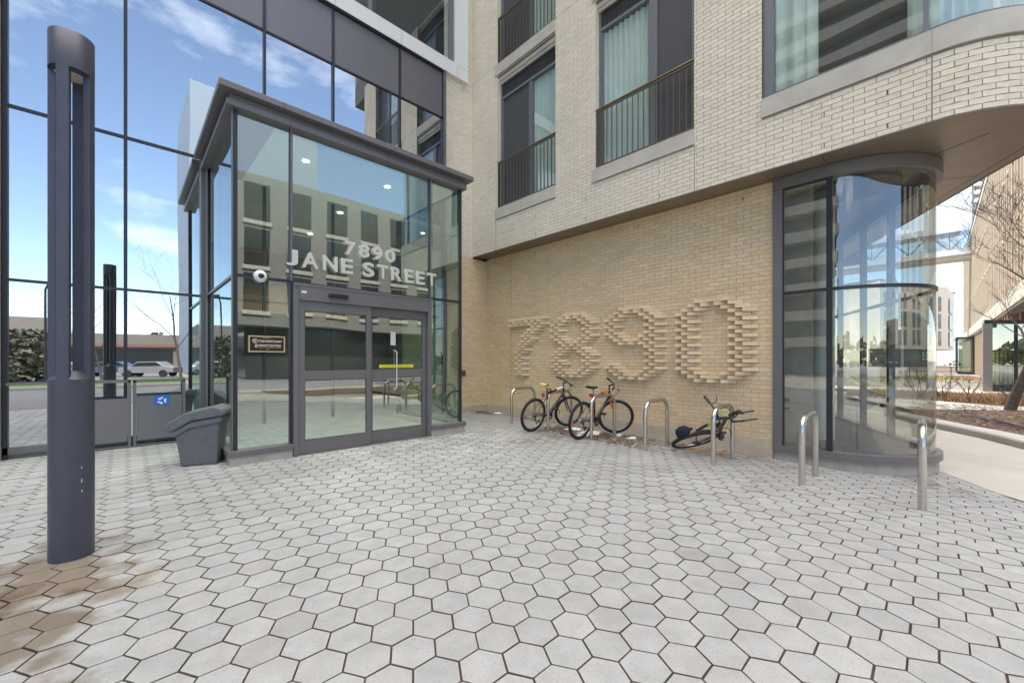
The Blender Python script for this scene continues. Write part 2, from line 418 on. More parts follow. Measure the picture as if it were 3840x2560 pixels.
# weep holes
for v_ in (1.05, .42, 3.4, 5.0, 6.4):
    for dz_ in (.075, .49): MB().box(UO - .0088, UO - .003, v_ - .005, v_ + .005, ZS + dz_, ZS + dz_ + .055).build('weep_hole', M_frame, uw)
for v_ in (2.2, 4.1, 5.9): MB().box(UW - .0085, UW - .003, v_ - .004, v_ + .004, 4.19, 4.24).build('weep_hole', M_frame, lw)
# upper pale return wall at v = VW
PRU = lambda s: (Vector((s, VW, 0)), Vector((0, -1, 0)))
ur = brick_path(PRU, 5.945, UO - .001, 4.322, 12.4, [], PALU, shift=.1).build('brick_wall', M_brickU, BLD); ur['label'] = 'narrow strip of pale brick between glass wall and overhang'
backing(PRU, 5.945, UO, 4.318, 12.4, []).build('mortar', M_mortarU, ur)
# hidden mass of the building (solid floors above the lobby and inside the block)
m = MB()
m.box(7.75, 17, 1.6, 26, 4.6, 24); m.box(-16, 7.74, 14.5, 26, -.1, 24); m.box(-16, 7.74, 10.6, 14.49, 5.2, 24)
m.box(-16, -3.2, 9.0, 14.4, -.1, 24); m.box(7.75, 17, 3.5, 26, -.1, 4.5)
m.box(6.95, 7.74, VW + .05, 10.5, 4.6, 24); m.box(-16, 6.9, 9.2, 10.55, 12.5, 24); m.box(7.2, 7.74, 0.1, VW, 12.5, 24)
m.prism([(8.3, -.75), (16.5, 3.1), (16.5, 3.4), (8.3, 1.55)], 4.62, 14)
m.build('building_core', M_room, BLD)
# soffit
def inset(pts, d): return pts
sof = MB()
Z = ZS
def strip(v0, v1): sof.face([(UO + .003, v0, Z), (UW + .02, v0, Z), (UW + .02, v1, Z), (UO + .003, v1, Z)][::-1])
js = [VW - .002, 7.0, 5.3, 3.55, 1.80]
for a, b in zip(js[:-1], js[1:]): strip(a - .004, b + .004)
strip(1.796, 1.09)
big = [(UO + .003, 1.082)] + [(x, y) for x, y in arc] + [(16.9, 2.88), (16.9, 4.5), (UW + .02, 4.5), (UW + .02, 1.082)]
sof.face([(x, y, Z) for x, y in big][::-1])
so = sof.build('soffit', M_bronze, BLD)
m = MB()
m.box(UO + .02, UW + .3, 0, VW, Z + .01, Z + .03)
m.build('soffit_void', M_frame, so)
m = MB()
for a, b in (((7.76, -.46), (8.09, .12)), ((9.41, -.42), (9.23, -.06)), ((8.6, -.81), (13.4, 1.43)), ((10.9, .3), (11.4, 2.0))):
    m.bar((*a, Z - .0015), (*b, Z - .0015), .009, .002)
m.build('soffit_joint', M_frame, so)
# drip edge trim under the bricks
tr = MB()
pts = [Pover(s)[0] + Pover(s)[1] * .006 for s in [0.0, S0] + [S0 + (END - S0) * (i / 40) for i in range(1, 41)]]
for a, b in zip(pts[:-1], pts[1:]):
    tr.face([(*a.xy, Z - .012), (*b.xy, Z - .012), (*b.xy, Z + .003), (*a.xy, Z + .003)])
    ai = a; 
    na = Vector((0, 0, 0))
tr.build('drip_trim', M_bronze, so)
# windows on the overhang
def juliet(va, vb, z0, z1, left_screen, lab, vm0, vm1, rail=True):
    uf = UO + .13      # frame plane
    fr = MB()
    t = .055
    zl0, zl1 = z1 - .49, z1 - .17
    fr.box(uf - .03, uf + .06, va, va + t, z0, z1 - .10); fr.box(uf - .03, uf + .06, vb - t, vb, z0, z1 - .10)
    fr.box(uf - .03, uf + .06, va + t, vb - t, z0, z0 + .07); fr.box(uf - .03, uf + .06, va + t, vb - t, zl0 - .06, zl0)
    fr.box(uf - .03, uf + .06, va + t, vb - t, zl1, zl1 + .06)
    fr.box(uf - .015, uf + .05, vm0, vm1, z0 + .07, zl0 - .06)
    fr.box(uf - .01, uf + .04, va + t, va + t + .035, z0 + .07, zl0 - .06); fr.box(uf - .01, uf + .04, vb - t - .035, vb - t, z0 + .07, zl0 - .06)
    o = fr.build('window', M_winframe, BLD); o['label'] = lab
    # jamb and lintel linings
    jm = MB(); jm.box(UO + .001, uf + .3, vb, vb + .02, z0, z1); jm.build('jamb', M_mortarU, o); jm = MB(); jm.box(UO + .001, uf + .3, va - .02, va, z0, z1)
    jm.build('jamb', M_mortarU, o)
    lt = MB(); lt.box(UO + .03, uf + .2, va, vb, z1 - .10, z1 + .0); lt.box(UO + .06, uf + .1, va + .001, vb - .001, z1 - .17, z1 - .10)
    lt.build('lintel', M_stone, o)
    # brick jamb facing
    jb = MB()
    for k in range(int((z1 - z0) / BH)):
        zz = z0 + k * BH
        jb.box(UO - .006, UO + .1, vb - .007, vb - .0005, zz + .004, zz + BH - .005, random.choice(PALU))
    jb.build('brick_jamb', M_brickU, o)
    lv = MB()
    n = 22
    for i in range(n):
        zz = zl0 + .004 + (zl1 - zl0 - .008) * i / n
        lv.face([(uf - .012, va + t, zz), (uf - .012, vb - t, zz), (uf + .01, vb - t, zz + .014), (uf + .01, va + t, zz + .014)])
    nb = int((vb - va) / .03)
    for i in range(nb): 
        q = va + t + (vb - va - 2*t) * i / nb
        lv.box(uf - .016, uf - .008, q, q + .008, zl0, zl1)
    lv.build('louvre', M_louvre, o)
    a, b = (vm1, vb - t) ; c, d = (va + t, vm0)
    scr = (a, b) if left_screen else (c, d); gls = (c, d) if left_screen else (a, b)
    MB().box(uf + .012, uf + .018, scr[0], scr[1], z0 + .07, zl0 - .06).build('screen', M_screen, o)
    MB().box(uf + .014, uf + .022, gls[0], gls[1], z0 + .07, zl0 - .06).build('pane', M_glassW, o)
    # curtain
    cu = MB(); n = 60; pv = None; amp = .03
    lo, hi = gls[0] - .02, gls[1] + .02
    for i in range(n + 1):
        y = lo + (hi - lo) * i / n; x = uf + .075 + amp * math.sin(i * .95 + random.random() * .5)
        if pv: cu.face([(pv[0], pv[1], z0 + .05), (x, y, z0 + .05), (x, y, zl0 - .05), (pv[0], pv[1], zl0 - .05)])
        pv = (x, y)
    cu.build('curtain', M_curtain, o, smooth=True)
    MB().box(uf + .31, uf + .33, va - .02, vb + .02, z0, z1).build('room_back', M_dark, o)
    # sill
    sl = MB(); sl.box(UO - .035, UO + .11, va - .003, vb + .08, z0 - .262, z0)
    sl.build('sill', M_stone, o, bevel=.006)
    if rail:
        rl = MB(); ur_ = UO + .01
        rl.tube([(ur_ - .005, va - .01, z0 + 1.175), (ur_ - .005, vb + .0, z0 + 1.175)], .021, 8)
        rl.box(ur_ - .02, ur_ + .01, va, vb - .01, z0 + 1.11, z0 + 1.14)
        rl.box(ur_ - .02, ur_ + .01, va, vb - .01, z0 + .02, z0 + .045)
        n = 17
        for i in range(n + 1):
            y = va + .02 + (vb - va - .05) * i / n
            rl.box(ur_ - .012, ur_ + .004, y - .009, y + .009, z0 + .045, z0 + 1.12)
        rl.box(ur_ - .02, ur_ + .06, va, va + .012, z0 + .02, z0 + 1.14); rl.box(ur_ - .02, ur_ + .06, vb - .022, vb - .01, z0 + .02, z0 + 1.14)
        rl.build('railing', M_railing, o)
    return o
juliet(*W1, *rows_z[0], True, 'narrow balcony window nearest the glass wall, dark screen on its left half', 6.62, 6.74)
juliet(*W1, *rows_z[1], True, 'upper balcony window seen only by its railing', 6.62, 6.74)
juliet(*W2, *rows_z[0], False, 'balcony window with pale curtain on the left and dark screen on the right', 3.50, 3.66)
juliet(*W2, *rows_z[1], False, 'upper right balcony window', 3.50, 3.66)
# sill and frame of the corner window follow the curved path
def path_band(s0, s1, z0, z1, o0, o1, n=40):
    m = MB(); pr = None
    for i in range(n + 1):
        s = s0 + (s1 - s0) * i / n; p, nn = Pover(s); a = p + nn * o0; b = p + nn * o1
        cur = [(*a.xy, z0), (*b.xy, z0), (*b.xy, z1), (*a.xy, z1)]
        if pr: 
            for k in range(4): m.face([pr[k], cur[k], cur[(k+1) % 4], pr[(k+1) % 4]])
        else: m.face(cur)
        pr = cur
    m.face(pr[::-1]); return m
cw = path_band(S3a, S3b, 5.43, 5.50, -.16, -.05, 60)
def addm(a, b):
    n0 = len(a.v); a.v += b.v; a.f += [tuple(n0 + k for k in f) for f in b.f]; a.c += b.c
addm(cw, path_band(S3a, S3a + .13, 5.50, 8.76, -.16, -.05, 1))
addm(cw, path_band(sv(.105), sv(.06), 5.50, 8.76, -.16, -.07, 1))
cwo = cw.build('window', M_winframe, BLD, smooth=False); cwo['label'] = 'large corner window with green sheer curtains, curving round the corner'
path_band(S3a - .001, S3b, 5.155, 5.43, -.12, .03, 60).build('sill', M_stone, cwo, smooth=True)
path_band(sv(.036), sv(.028), 5.16, 5.432, .028, .0315, 1).build('sill_joint', M_mortarU, cwo)
path_band(S3a + .13, S3b, 5.50, 8.76, -.122, -.114, 60).build('pane', M_glassW, cwo)
cu = MB(); pr = None; n = 170
for i in range(n + 1):
    s = S3a + .02 + (S3b - S3a) * i / n
    p, nn = Pover(s); q = p + nn * (-.28 - .035 * math.sin(i * .9 + math.sin(i * .31)))
    if pr and not (.66 < s - S3a < 1.55): cu.face([(*pr.xy, 5.45), (*q.xy, 5.45), (*q.xy, 8.6), (*pr.xy, 8.6)])
    pr = q
cu.build('curtain', M_curtain, cwo, smooth=True)
path_band(S3a, S3b, 5.3, 8.76, -.62, -.60, 40).build('room_back', M_dark, cwo)
# ------------------------------------------------------------------ glass curtain wall (v = VW)
MU = [-1.18, 0.001, 1.891, 3.148, 4.673, 5.90]
VG = VW - .02
fr = MB()
for x in MU[1:-1]: fr.box(x - .022, x + .022, VG - .045, VG + .05, .36, 8.9)
fr.box(-1.205, -1.155, VG - .05, VG + .08, .2, 8.9)
fr.box(5.86, 5.942, VG - .055, VG + .05, .2, 8.93)
for z in (2.65, 5.022): 
    fr.box(-6, 5.86, VG - .03, VG + .04, z - .018, z + .018)
fr.box(-6, 5.86, VG - .03, VG + .04, 7.735, 7.765)
fr.box(-6, 5.86, VG - .06, VG + .05, 8.9, 8.98)
cwf = fr.build('curtain_wall', M_frame, BLD); cwf['label'] = 'tall glass curtain wall reflecting the blue sky'
m = MB(); m.box(-6, 1.0, VG - .05, VG + .06, .265, .36); m.box(-6, 1.0, VG - .02, VG + .1, .0, .262)
m.build('sill', M_grey, cwf)
m = MB()
m.box(5.872, 5.945, VG - .075, VG - .055, .3, 8.99); m.box(-6, 5.945, VG - .09, VG - .058, 8.93, 9.0)
m.build('trim', M_grey, cwf)
zs = [.36, 2.632, None]
def pane(x0, x1, z0, z1): MB().box(x0, x1, VG, VG + .012, z0, z1).build('pane', M_glassF, cwf)
cols = [(-1.155, -.021), (.023, 1.869), (1.913, 3.126), (3.17, 4.651), (4.695, 5.86)]
for (a, b) in cols:
    if a < 1.0 and b < 2:
        pane(a, b if b < 1 else 1.869, .36, 2.632) if b < 1 else pane(a, .93, .36, 2.632)
    pane(a, b, 2.668, 5.004) if b < 1.9 and a < 0 else pane(a, .93, 2.668, 5.004) if a < 1 else None
    if a > 1: pane(a, b, 5.3, 7.735); 
    else: pane(a, b, 5.04, 7.735)
pane(-6, -1.205, .36, 8.9)
for (a, b) in cols:
    MB().box(a - .012, b + .012, VG - .012, VG + .012, 7.768, 8.898).build('spandrel', M_span, cwf)
# lobby behind the glass
m = MB(); m.box(-3.1, 7.2, VW + .1, 14.4, .1, .2); m.build('lobby_floor', M_lfloor, BLD)
m = MB(); m.box(-3.1, 7.2, VW + .05, 14.4, 4.9, 5.0); m.build('lobby_ceiling', M_ceil, BLD)
m = MB(); m.box(-3.1, 7.2, 14.3, 14.42, .2, 4.9); m.box(-3.12, -3.02, VW + .1, 14.3, .2, 4.9); m.box(7.1, 7.2, VW + .05, 14.3, .2, 4.9)
m.build('lobby_wall', M_room, BLD)
m = MB(); m.box(2.2, 5.2, 13.2, 13.25, 2.9, 3.7); m.build('lobby_wood_band', M_wood, BLD)
m = MB(); m.box(-3.1, 6.9, 10.4, 10.5, 5.0, 8.9); m.box(-3.1, 6.9, VW + .1, 10.4, 8.9, 9.0)
m.build('upper_room_wall', M_room, BLD)
cu = MB(); pr = None
for i in range(260):
    x = -1.1 + i * .0269; y = VW + .35 + .035 * math.sin(i * .8 + math.sin(i * .23))
    if pr: cu.face([(pr[0], pr[1], 5.1), (x, y, 5.1), (x, y, 7.7), (pr[0], pr[1], 7.7)])
    pr = (x, y)
cu.build('lobby_curtain', M_curtain, BLD, smooth=True)
for i, (x, y, zl, par_) in enumerate(((3.53, 9.35, 4.885, 0), (3.55, 11.48, 4.885, 0), (2.1, 7.0, 4.745, 1), (3.5, 7.0, 4.745, 1))):
    m = MB().lathe([(0, zl), (.05, zl)], x, y, 16); o = m.build('downlight', M_emit, BLD)
    ld = bpy.data.lights.new('downlight_lamp', 'SPOT'); ld.spot_size = R(120); ld.spot_blend = .6; ld.energy = 130 if par_ else 110; ld.color = (1, .85, .65); ld.shadow_soft_size = .08
    lo = bpy.data.objects.new('downlight_lamp', ld); scene.collection.objects.link(lo); lo.location = (x, y, zl - .03); lo.parent = BLD
    lo.matrix_parent_inverse = Matrix.Translation(ROOTLOC[BLD.name]).inverted()
# white projecting frame above the glass wall
m = MB(); VB = 8.64
m.box(-6, 6.63, VB, VW + .05, 8.99, 9.0 + .27); m.box(6.20, 6.63, VB, VW + .05, 9.27, 12.4)
# bottom follows 8.915
wf = MB(); wf.box(-6, 6.63, VB, VW + .1, 8.915 + .02, 9.28); wf.box(6.21, 6.63, VB, VW + .1, 9.2805, 12.4)
wfo = wf.build('white_frame', M_white, BLD)
m = MB()
for x in (-.6, 1.3, 3.16, 4.68, 6.29): m.box(x - .004, x + .004, VB - .0015, VB + .01, 8.936, 9.279)
m.box(6.29, 6.629, VB - .0015, VB + .01, 9.24, 9.247)
m.build('frame_joint', M_mortarU, wfo)
m = MB(); m.box(6.06, 6.205, VB + .06, VB + .14, 9.2805, 12.4); m.box(3.9, 3.98, VB + .06, VB + .14, 9.2805, 12.4); m.box(2.0, 6.06, VB + .06, VB + .14, 9.2805, 9.30)
fo = m.build('window', M_winframe, BLD); fo['label'] = 'wide window inside the white projecting frame'
MB().box(-6, 6.06, VB + .09, VB + .10, 9.3, 12.4).build('pane', M_glassW, fo)
MB().box(-6, 6.2, VB + .50, VB + .52, 9.2, 12.4).build('room_back', M_dark, fo)
# left neighbour pier at the frame edge
m = MB(); m.box(-1.9, -1.215, VG - .25, VG - .02, .12, 9.2)
m.build('end_pier', M_stone, BLD)
# ------------------------------------------------------------------ glass bay at the corner
BR = 1.10; BC = (UW + BR, 1.10)
def bayring(o, n=40, vstart=1.75, uoff=0.0):
    """outline points of the bay pushed outward by o"""
    pts = [(UW - o, vstart)]
    a0, a1 = math.pi, math.pi + R(90 + 25)
    for i in range(n + 1):
        a = a0 + (a1 - a0) * i / n; pts.append((BC[0] + (BR + o) * math.cos(a), BC[1] + (BR + o) * math.sin(a)))
    e = Vector(pts[-1]) + WD * 6.0; pts.append((e.x, e.y)); return pts
def ring(o0, o1, z0, z1, n=40, a=0, b=None):
    P0 = bayring(o0, n); P1 = bayring(o1, n); m = MB()
    if b is None: b = len(P0) - 1
    for i in range(a, b):
        q = [(*P0[i], z0), (*P1[i], z0), (*P1[i], z1), (*P0[i], z1)]; r = [(*P0[i+1], z0), (*P1[i+1], z0), (*P1[i+1], z1), (*P0[i+1], z1)]
        for k in range(4): m.face([q[k], q[(k+1) % 4], r[(k+1) % 4], r[k]][::-1])
        if i == a: m.face(q)
    return m
fm = ring(-.06, .075, 4.19, 4.36); addm(fm, ring(-.06, .075, .135, .235))
addm(fm, ring(-.03, .02, 2.555, 2.605))
fm.box(UW - .045, UW + .05, 1.64, 1.768, .135, 4.36)
bay = fm.build('corner_bay', M_grey, BLD, smooth=False); bay['label'] = 'rounded floor-to-soffit glass bay at the corner'
m = MB(); m.box(UW - .03, UW + .05, 1.03, 1.10, .235, 4.19); m.box(UW - .036, UW - .01, 1.62, 1.64, .235, 4.19); m.box(UW - .036, UW - .01, 1.10, 1.62, 4.17, 4.192)
addm(m, ring(-.02, .024, 2.56, 2.60)); m.build('mullion', M_frame, bay)
ring(-.05, .035, -.3, .134).build('bay_plinth', M_conc, bay, smooth=True)
g1 = MB(); g1.box(UW - .006, UW + .006, 1.10, 1.62, .24, 2.556); g1.box(UW - .006, UW + .006, 1.10, 1.62, 2.604, 4.17); g1.build('pane', M_glassB, bay)
ring(-.006, .006, .236, 2.556, 60, 1).build('curved_pane', M_glassB, bay, smooth=True)
ring(-.006, .006, 2.604, 4.19, 60, 1).build('curved_pane', M_glassB, bay, smooth=True)
# bay interior: floor, ceiling, concrete wall, columns
inn = [p for p in bayring(-.07, 30)]
poly = inn[:-1] + [tuple(Vector(inn[-2]) + WD * 5), (14, 4.4), (UW + .05, 4.4)]
MB().prism([(UW + .08, 1.75)] + inn[1:-1] + [(13.0, 2.15), (13.0, 3.4), (UW + .08, 3.4)], .1, .19).build('bay_floor', mat('bay_carpet', (.085,.078,.075), .95), bay)
m = MB(); m.lathe([(0, 4.30), (.55, 4.30), (.55, 4.36)], 8.55, .9, 32); m.build('bay_ceiling_disc', M_frame, bay)
m = MB(); m.box(UW + .35, UW + .55, 1.35, 3.4, .19, 4.36)
m.build('bay_inner_wall', M_conc, bay)
m = MB()
for t_ in (1.0, 2.1, 3.3, 4.6):
    c = Vector(bayring(-.03, 40)[-2]) + WD * t_
    m.obox((c.x, c.y, 2.2), (WD.x, WD.y, 0), (-WD.y, WD.x, 0), (0, 0, 1), .03, .05, 1.98)
c = Vector(bayring(-.0, 40)[-2]) + WD * .55
m.build('bay_mullion', M_grey, bay)
m = MB(); m.lathe([(.16, .19), (.16, 4.36)], 8.75, 1.35, 24); m.build('bay_column', M_ceil, bay, smooth=True)
# ------------------------------------------------------------------ entrance vestibule
VES = thing('entrance_vestibule', 'flat-roofed glass entrance porch with sliding doors under the address letters', 'entrance porch', (2.8, 7.4, .2))
U0, U1 = 1.0, 4.635
fr = MB()
def vbox(a, b, z0, z1, y0=VF - .02, y1=VF + .06): fr.box(a, b, y0, y1, z0, z1)
vbox(1.0, 1.05, .38, 4.79); vbox(1.662, 1.70, .2, 4.79); vbox(3.925, 3.965, .2, 4.79); vbox(4.592, 4.635, .38, 4.79)
vbox(1.05, 1.662, 2.635, 2.672); vbox(3.965, 4.592, 2.635, 2.672)
vbox(1.7, 3.925, 2.636, 2.66)
fr.box(U0, U0 + .05, VF + .06, VW - .08, 2.635, 2.672); fr.box(U1 - .05, U1, VF + .06, VW - .02, 2.635, 2.672)
fr.box(U0, U0 + .05, 8.52, VW - .08, .3, 4.79); fr.box(U1 - .045, U1, 8.55, VW - .02, .3, 4.79)
fo = fr.build('frame', M_frame, VES)
for bb_ in ((U0 - .012, U0 - .0005, VF - .025, VF + .035, .38, 4.79), (1.668, 1.694, VF - .032, VF - .0205, 2.66, 4.79), (3.932, 3.958, VF - .032, VF - .0205, 2.66, 4.79), (U0 - .015, U0 - .0005, 8.46, 8.54, .3, 4.79), (.93, 1.0, VW - .12, VW - .02, .2, 4.95)):
    MB().box(*bb_).build('mullion_cover', M_grey, VES)
fg = MB(); fg.box(U0 - .06, 1.695, VF - .09, VF + .05, .312, .382); fg.box(U0 - .06, U0 + .05, VF + .05, VW - .1, .312, .382); fg.build('sill', M_grey, VES, bevel=.004); fg = MB(); fg.box(3.93, U1 + .06, VF - .09, VF + .05, .312, .382)
fg.box(U1 - .05, U1 + .06, VF + .05, VW - .1, .312, .382)
fg.build('sill', M_grey, VES, bevel=.004)
m = MB(); m.box(U0 - .035, 1.69, VF - .065, VF + .1, .0, .309); m.box(U0 - .035, U0 + .1, VF + .1, VW - .1, .0, .309); m.build('plinth', M_conc, VES, bevel=.006); m = MB()
m.box(3.94, U1 + .035, VF - .065, VF + .1, .0, .309); m.box(U1 - .1, U1 + .035, VF + .1, VW - .1, .0, .309)
m.build('plinth', M_conc, VES, bevel=.006)
def vp(a, b, z0, z1, mt=M_glassV): MB().box(a, b, VF + .004, VF + .014, z0, z1).build('glass_pane', mt, VES)
vp(1.05, 1.662, .385, 2.635); vp(1.05, 1.662, 2.672, 4.78); vp(1.70, 3.925, 2.66, 4.78); vp(3.965, 4.592, .385, 2.635); vp(3.965, 4.592, 2.672, 4.78)
for (z0, z1) in ((.385, 2.635), (2.672, 4.78)):
    for (y0, y1) in ((VF + .06, 7.4), (7.412, 8.52)): MB().box(U0 + .02, U0 + .03, y0, y1, z0, z1).build('glass_pane', M_glassV, VES)
    MB().box(U1 - .03, U1 - .02, VF + .06, 8.55, z0, z1).build('glass_pane', M_glassV, VES)
# roof: two stepped tiers
rf = MB()
rf.box(U0 - .17, U1 + .16, VF - .19, VW - .13, 4.945, 5.025)
rf.box(U0 - .045, U1 + .03, VF - .07, VW - .13, 4.862, 4.944)
rf.box(U0 - .08, U1 + .06, VF - .10, VW - .13, 4.785, 4.8615)
rf.box(U0 - .155, U1 + .145, VF - .175, VW - .14, 5.0255, 5.035)
rfo = rf.build('roof', M_grey, VES, bevel=.004)
m = MB()
for x in (1.55, 3.0, 4.2): m.box(x, x + .006, VF - .1925, VF - .19, 4.946, 5.024); m.box(x + .1, x + .106, VF - .1025, VF - .1, 4.787, 4.861)
m.build('roof_seam', M_frame, rfo)
m = MB(); m.box(1.5, U1 - .08, VF + .1, 8.55, 4.75, 4.784); m.build('ceiling', M_ceil, VES)
m = MB(); m.box(U0 + .06, U1 - .1, VF + .08, VW + .09, .1, .205); m.build('floor', M_lfloor, VES)
# door header and frame
hd = MB()
hd.box(1.70, 1.772, VF - .06, VF + .06, .205, 2.635); hd.box(3.875, 3.945, VF - .06, VF + .06, .205, 2.635)
hd.box(1.772, 3.875, VF - .075, VF + .08, 2.40, 2.632); hd.box(1.7, 3.945, VF - .082, VF - .076, 2.60, 2.634)
hd.box(1.772, 3.875, VF - .06, VF + .12, .19, .213)
hdo = hd.build('door_frame', M_grey, VES, bevel=.003)
def leaf(a, b, y, sw=.075):
    m = MB(); z0, z1 = .222, 2.395
    m.box(a, a + sw, y, y + .04, z0, z1); m.box(b - sw, b, y, y + .04, z0, z1)
    m.box(a + sw, b - sw, y + .002, y + .038, z0, .405); m.box(a + sw, b - sw, y + .002, y + .038, 1.262, 1.40); m.box(a + sw, b - sw, y + .002, y + .038, 2.255, z1)
    o = m.build('sliding_door', M_grey, VES, bevel=.003)
    MB().box(a + sw, b - sw, y + .016, y + .024, .405, 1.262).build('pane', M_glassD, o); MB().box(a + sw, b - sw, y + .016, y + .024, 1.40, 2.255).build('pane', M_glassD, o)
    g = MB()
    for z_0, z_1 in ((.405, 1.262), (1.40, 2.255)):
        g.box(a + sw, a + sw + .008, y + .004, y + .0155, z_0, z_1); g.box(b - sw - .008, b - sw, y + .004, y + .0155, z_0, z_1)
        g.box(a + sw + .008, b - sw - .008, y + .004, y + .0155, z_0, z_0 + .008); g.box(a + sw + .008, b - sw - .008, y + .004, y + .0155, z_1 - .008, z_1)
    g.build('gasket', M_frame, o)
    return o
d1 = leaf(1.776, 2.83, VF - .045); d1['label'] = 'left sliding door leaf, in front'
d2 = leaf(2.80, 3.872, VF + .01); d2['label'] = 'right sliding door leaf with yellow warning strip'
def text_mesh(s, size, depth, off=0.0, align='CENTER'):
    c = bpy.data.curves.new('t', 'FONT'); c.body = s; c.size = size; c.extrude = depth; c.offset = off; c.align_x = align; c.align_y = 'BOTTOM_BASELINE'
    c.resolution_u = 6
    o = bpy.data.objects.new('t', c); scene.collection.objects.link(o); dg = bpy.context.evaluated_depsgraph_get(); dg.update()
    me = bpy.data.meshes.new_from_object(o.evaluated_get(dg)); bpy.data.objects.remove(o); bpy.data.curves.remove(c)
    return me
def text_obj(name, s, size, depth, x, y, z, mt, parent, off=0.0, width=None, align='CENTER', height=None):
    """text standing on the wall v = y, facing -v; x is the centre"""
    me = text_mesh(s, size, depth, off, align)
    xs = [v.co.x for v in me.vertices]; w0 = max(xs) - min(xs); sx = (width / w0) if width else 1
    ys = [v.co.y for v in me.vertices]; sy = (height / (max(ys) - min(ys))) if height else 1; yb = min(ys)
    cx = (max(xs) + min(xs)) / 2 if align == 'CENTER' else min(xs)
    for v in me.vertices:
        c = v.co.copy(); v.co = ((c.x - cx) * sx + x, y - c.z, (c.y - yb) * sy + z)
    me.flip_normals() if False else None
    o = bpy.data.objects.new(name, me); scene.collection.objects.link(o); me.materials.append(mt); me.name = name
    if parent: attach(o, parent)
    return o
M_letter = mat('letter_metal', (.60,.57,.53), .5, metal=.1)
# yellow warning strip, stickers and sensor
m = MB(); M_ystrip = mat('yellow_vinyl', (.75,.68,.02), .5)
ys = MB().box(3.0, 3.62, VF + .0225, VF + .0255, 1.425, 1.475).build('warning_strip', M_ystrip, d2)
text_obj('strip_text', 'CAUTION AUTOMATIC DOOR', .03, .0005, 3.31, VF + .0215, 1.438, M_black, d2, width=.52)
MB().box(3.20, 3.29, VF + .0225, VF + .0255, 1.80, 2.02).build('notice', mat('paper', (.55,.56,.52), .7), d2)
MB().tube([(3.26, VF + .0, 1.72), (3.29, VF - .02, 1.68), (3.29, VF - .02, 1.10), (3.26, VF + .0, 1.06)], .008, 8).build('curved_bar', M_white, d2, smooth=True)  # curved white bar in front of the right leaf
sn = MB().box(2.165, 2.449, VF - .118, VF - .0755, 2.475, 2.535).build('door_sensor', M_black, hdo, bevel=.01)
MB().box(1.80, 1.865, VF - .0765, VF - .0752, 2.50, 2.535).build('sticker', M_white, hdo)
# address letters
SG = thing('address_sign', 'grey metal letters 7890 JANE STREET fixed across the entrance glass', 'sign', (2.83, VF - .06, 2.87))
def spaced(s, x0, x1, z, h, weights):
    tot = sum(weights); x = x0
    for ch, wgt in zip(s, weights):
        wd = (x1 - x0) * wgt / tot
        if ch != ' ':
            gw = wd * .78
            o = text_obj('letter', ch, h * 1.4, .006, x + wd / 2, VF - .035, z, M_letter, SG, off=.007, width=gw, height=h)
            o['label'] = 'letter ' + ch if ch.isalpha() else 'digit ' + ch
        x += wd
spaced('7890', 2.40, 3.28, 3.168, .205, [1, 1.05, 1.05, 1.05])
spaced('JANE STREET', 1.59, 4.08, 2.875, .225, [.85, 1.25, 1.2, 1.0, .45, 1.05, 1.05, 1.1, .95, .95, 1.05])
# plaque
PQ = thing('plaque', 'small black plaque with gold frame and lettering left of the doors', 'plaque', (1.38, VF - .03, 1.66))
M_gold = mat('gold_trim', (.72,.52,.25), .4, metal=.5); M_plq = mat('plaque_black', (.02,.014,.012), .3)
MB().box(1.175, 1.592, VF - .028, VF - .010, 1.665, 1.868).build('panel', M_plq, PQ)
m = MB(); m.box(1.168, 1.182, VF - .034, VF - .028, 1.658, 1.875); m.box(1.585, 1.599, VF - .034, VF - .028, 1.658, 1.875)
m.box(1.182, 1.585, VF - .034, VF - .028, 1.861, 1.875); m.box(1.182, 1.585, VF - .034, VF - .028, 1.658, 1.672); m.build('frame', M_gold, PQ)
ty = VF - .030
M_goldt = mat('gold_ink', (.80,.66,.46), .5)
text_obj('lettering', 'DEVELOPED BY', .014, .0004, 1.38, ty, 1.841, M_goldt, PQ, width=.09)
text_obj('lettering', 'C', .05, .0004, 1.300, ty, 1.792, M_goldt, PQ, height=.031, off=.0012)
text_obj('lettering', 'ENTRE', .03, .0004, 1.372, ty, 1.792, M_goldt, PQ, height=.024, width=.105, off=.001)
text_obj('lettering', 'C', .05, .0004, 1.444, ty, 1.792, M_goldt, PQ, height=.031, off=.0012)
text_obj('lettering', 'OURT', .03, .0004, 1.512, ty, 1.792, M_goldt, PQ, height=.024, width=.095, off=.001)
text_obj('lettering', 'SMARTCENTRES', .04, .0004, 1.418, ty, 1.733, M_goldt, PQ, height=.029, width=.262, off=.0006)
text_obj('lettering', 'REAL ESTATE INVESTMENT TRUST', .02, .0003, 1.418, ty, 1.716, M_goldt, PQ, height=.009, width=.262)
text_obj('lettering', '2021', .02, .0003, 1.39, ty, 1.692, M_goldt, PQ, height=.008, width=.03)
m = MB()
for r0, r1, a0, a1 in ((.026, .031, 0, 2*math.pi), (.0145, .0195, R(35), R(325)), (.005, .0095, R(35), R(325))):
    n = 28
    for i in range(n):
        a = a0 + (a1 - a0) * i / n; b = a0 + (a1 - a0) * (i + 1) / n
        P_ = lambda r, t: (1.243 + r * math.cos(t), ty - .0004, 1.807 + r * math.sin(t))
        m.face([P_(r0, a), P_(r0, b), P_(r1, b), P_(r1, a)][::-1])
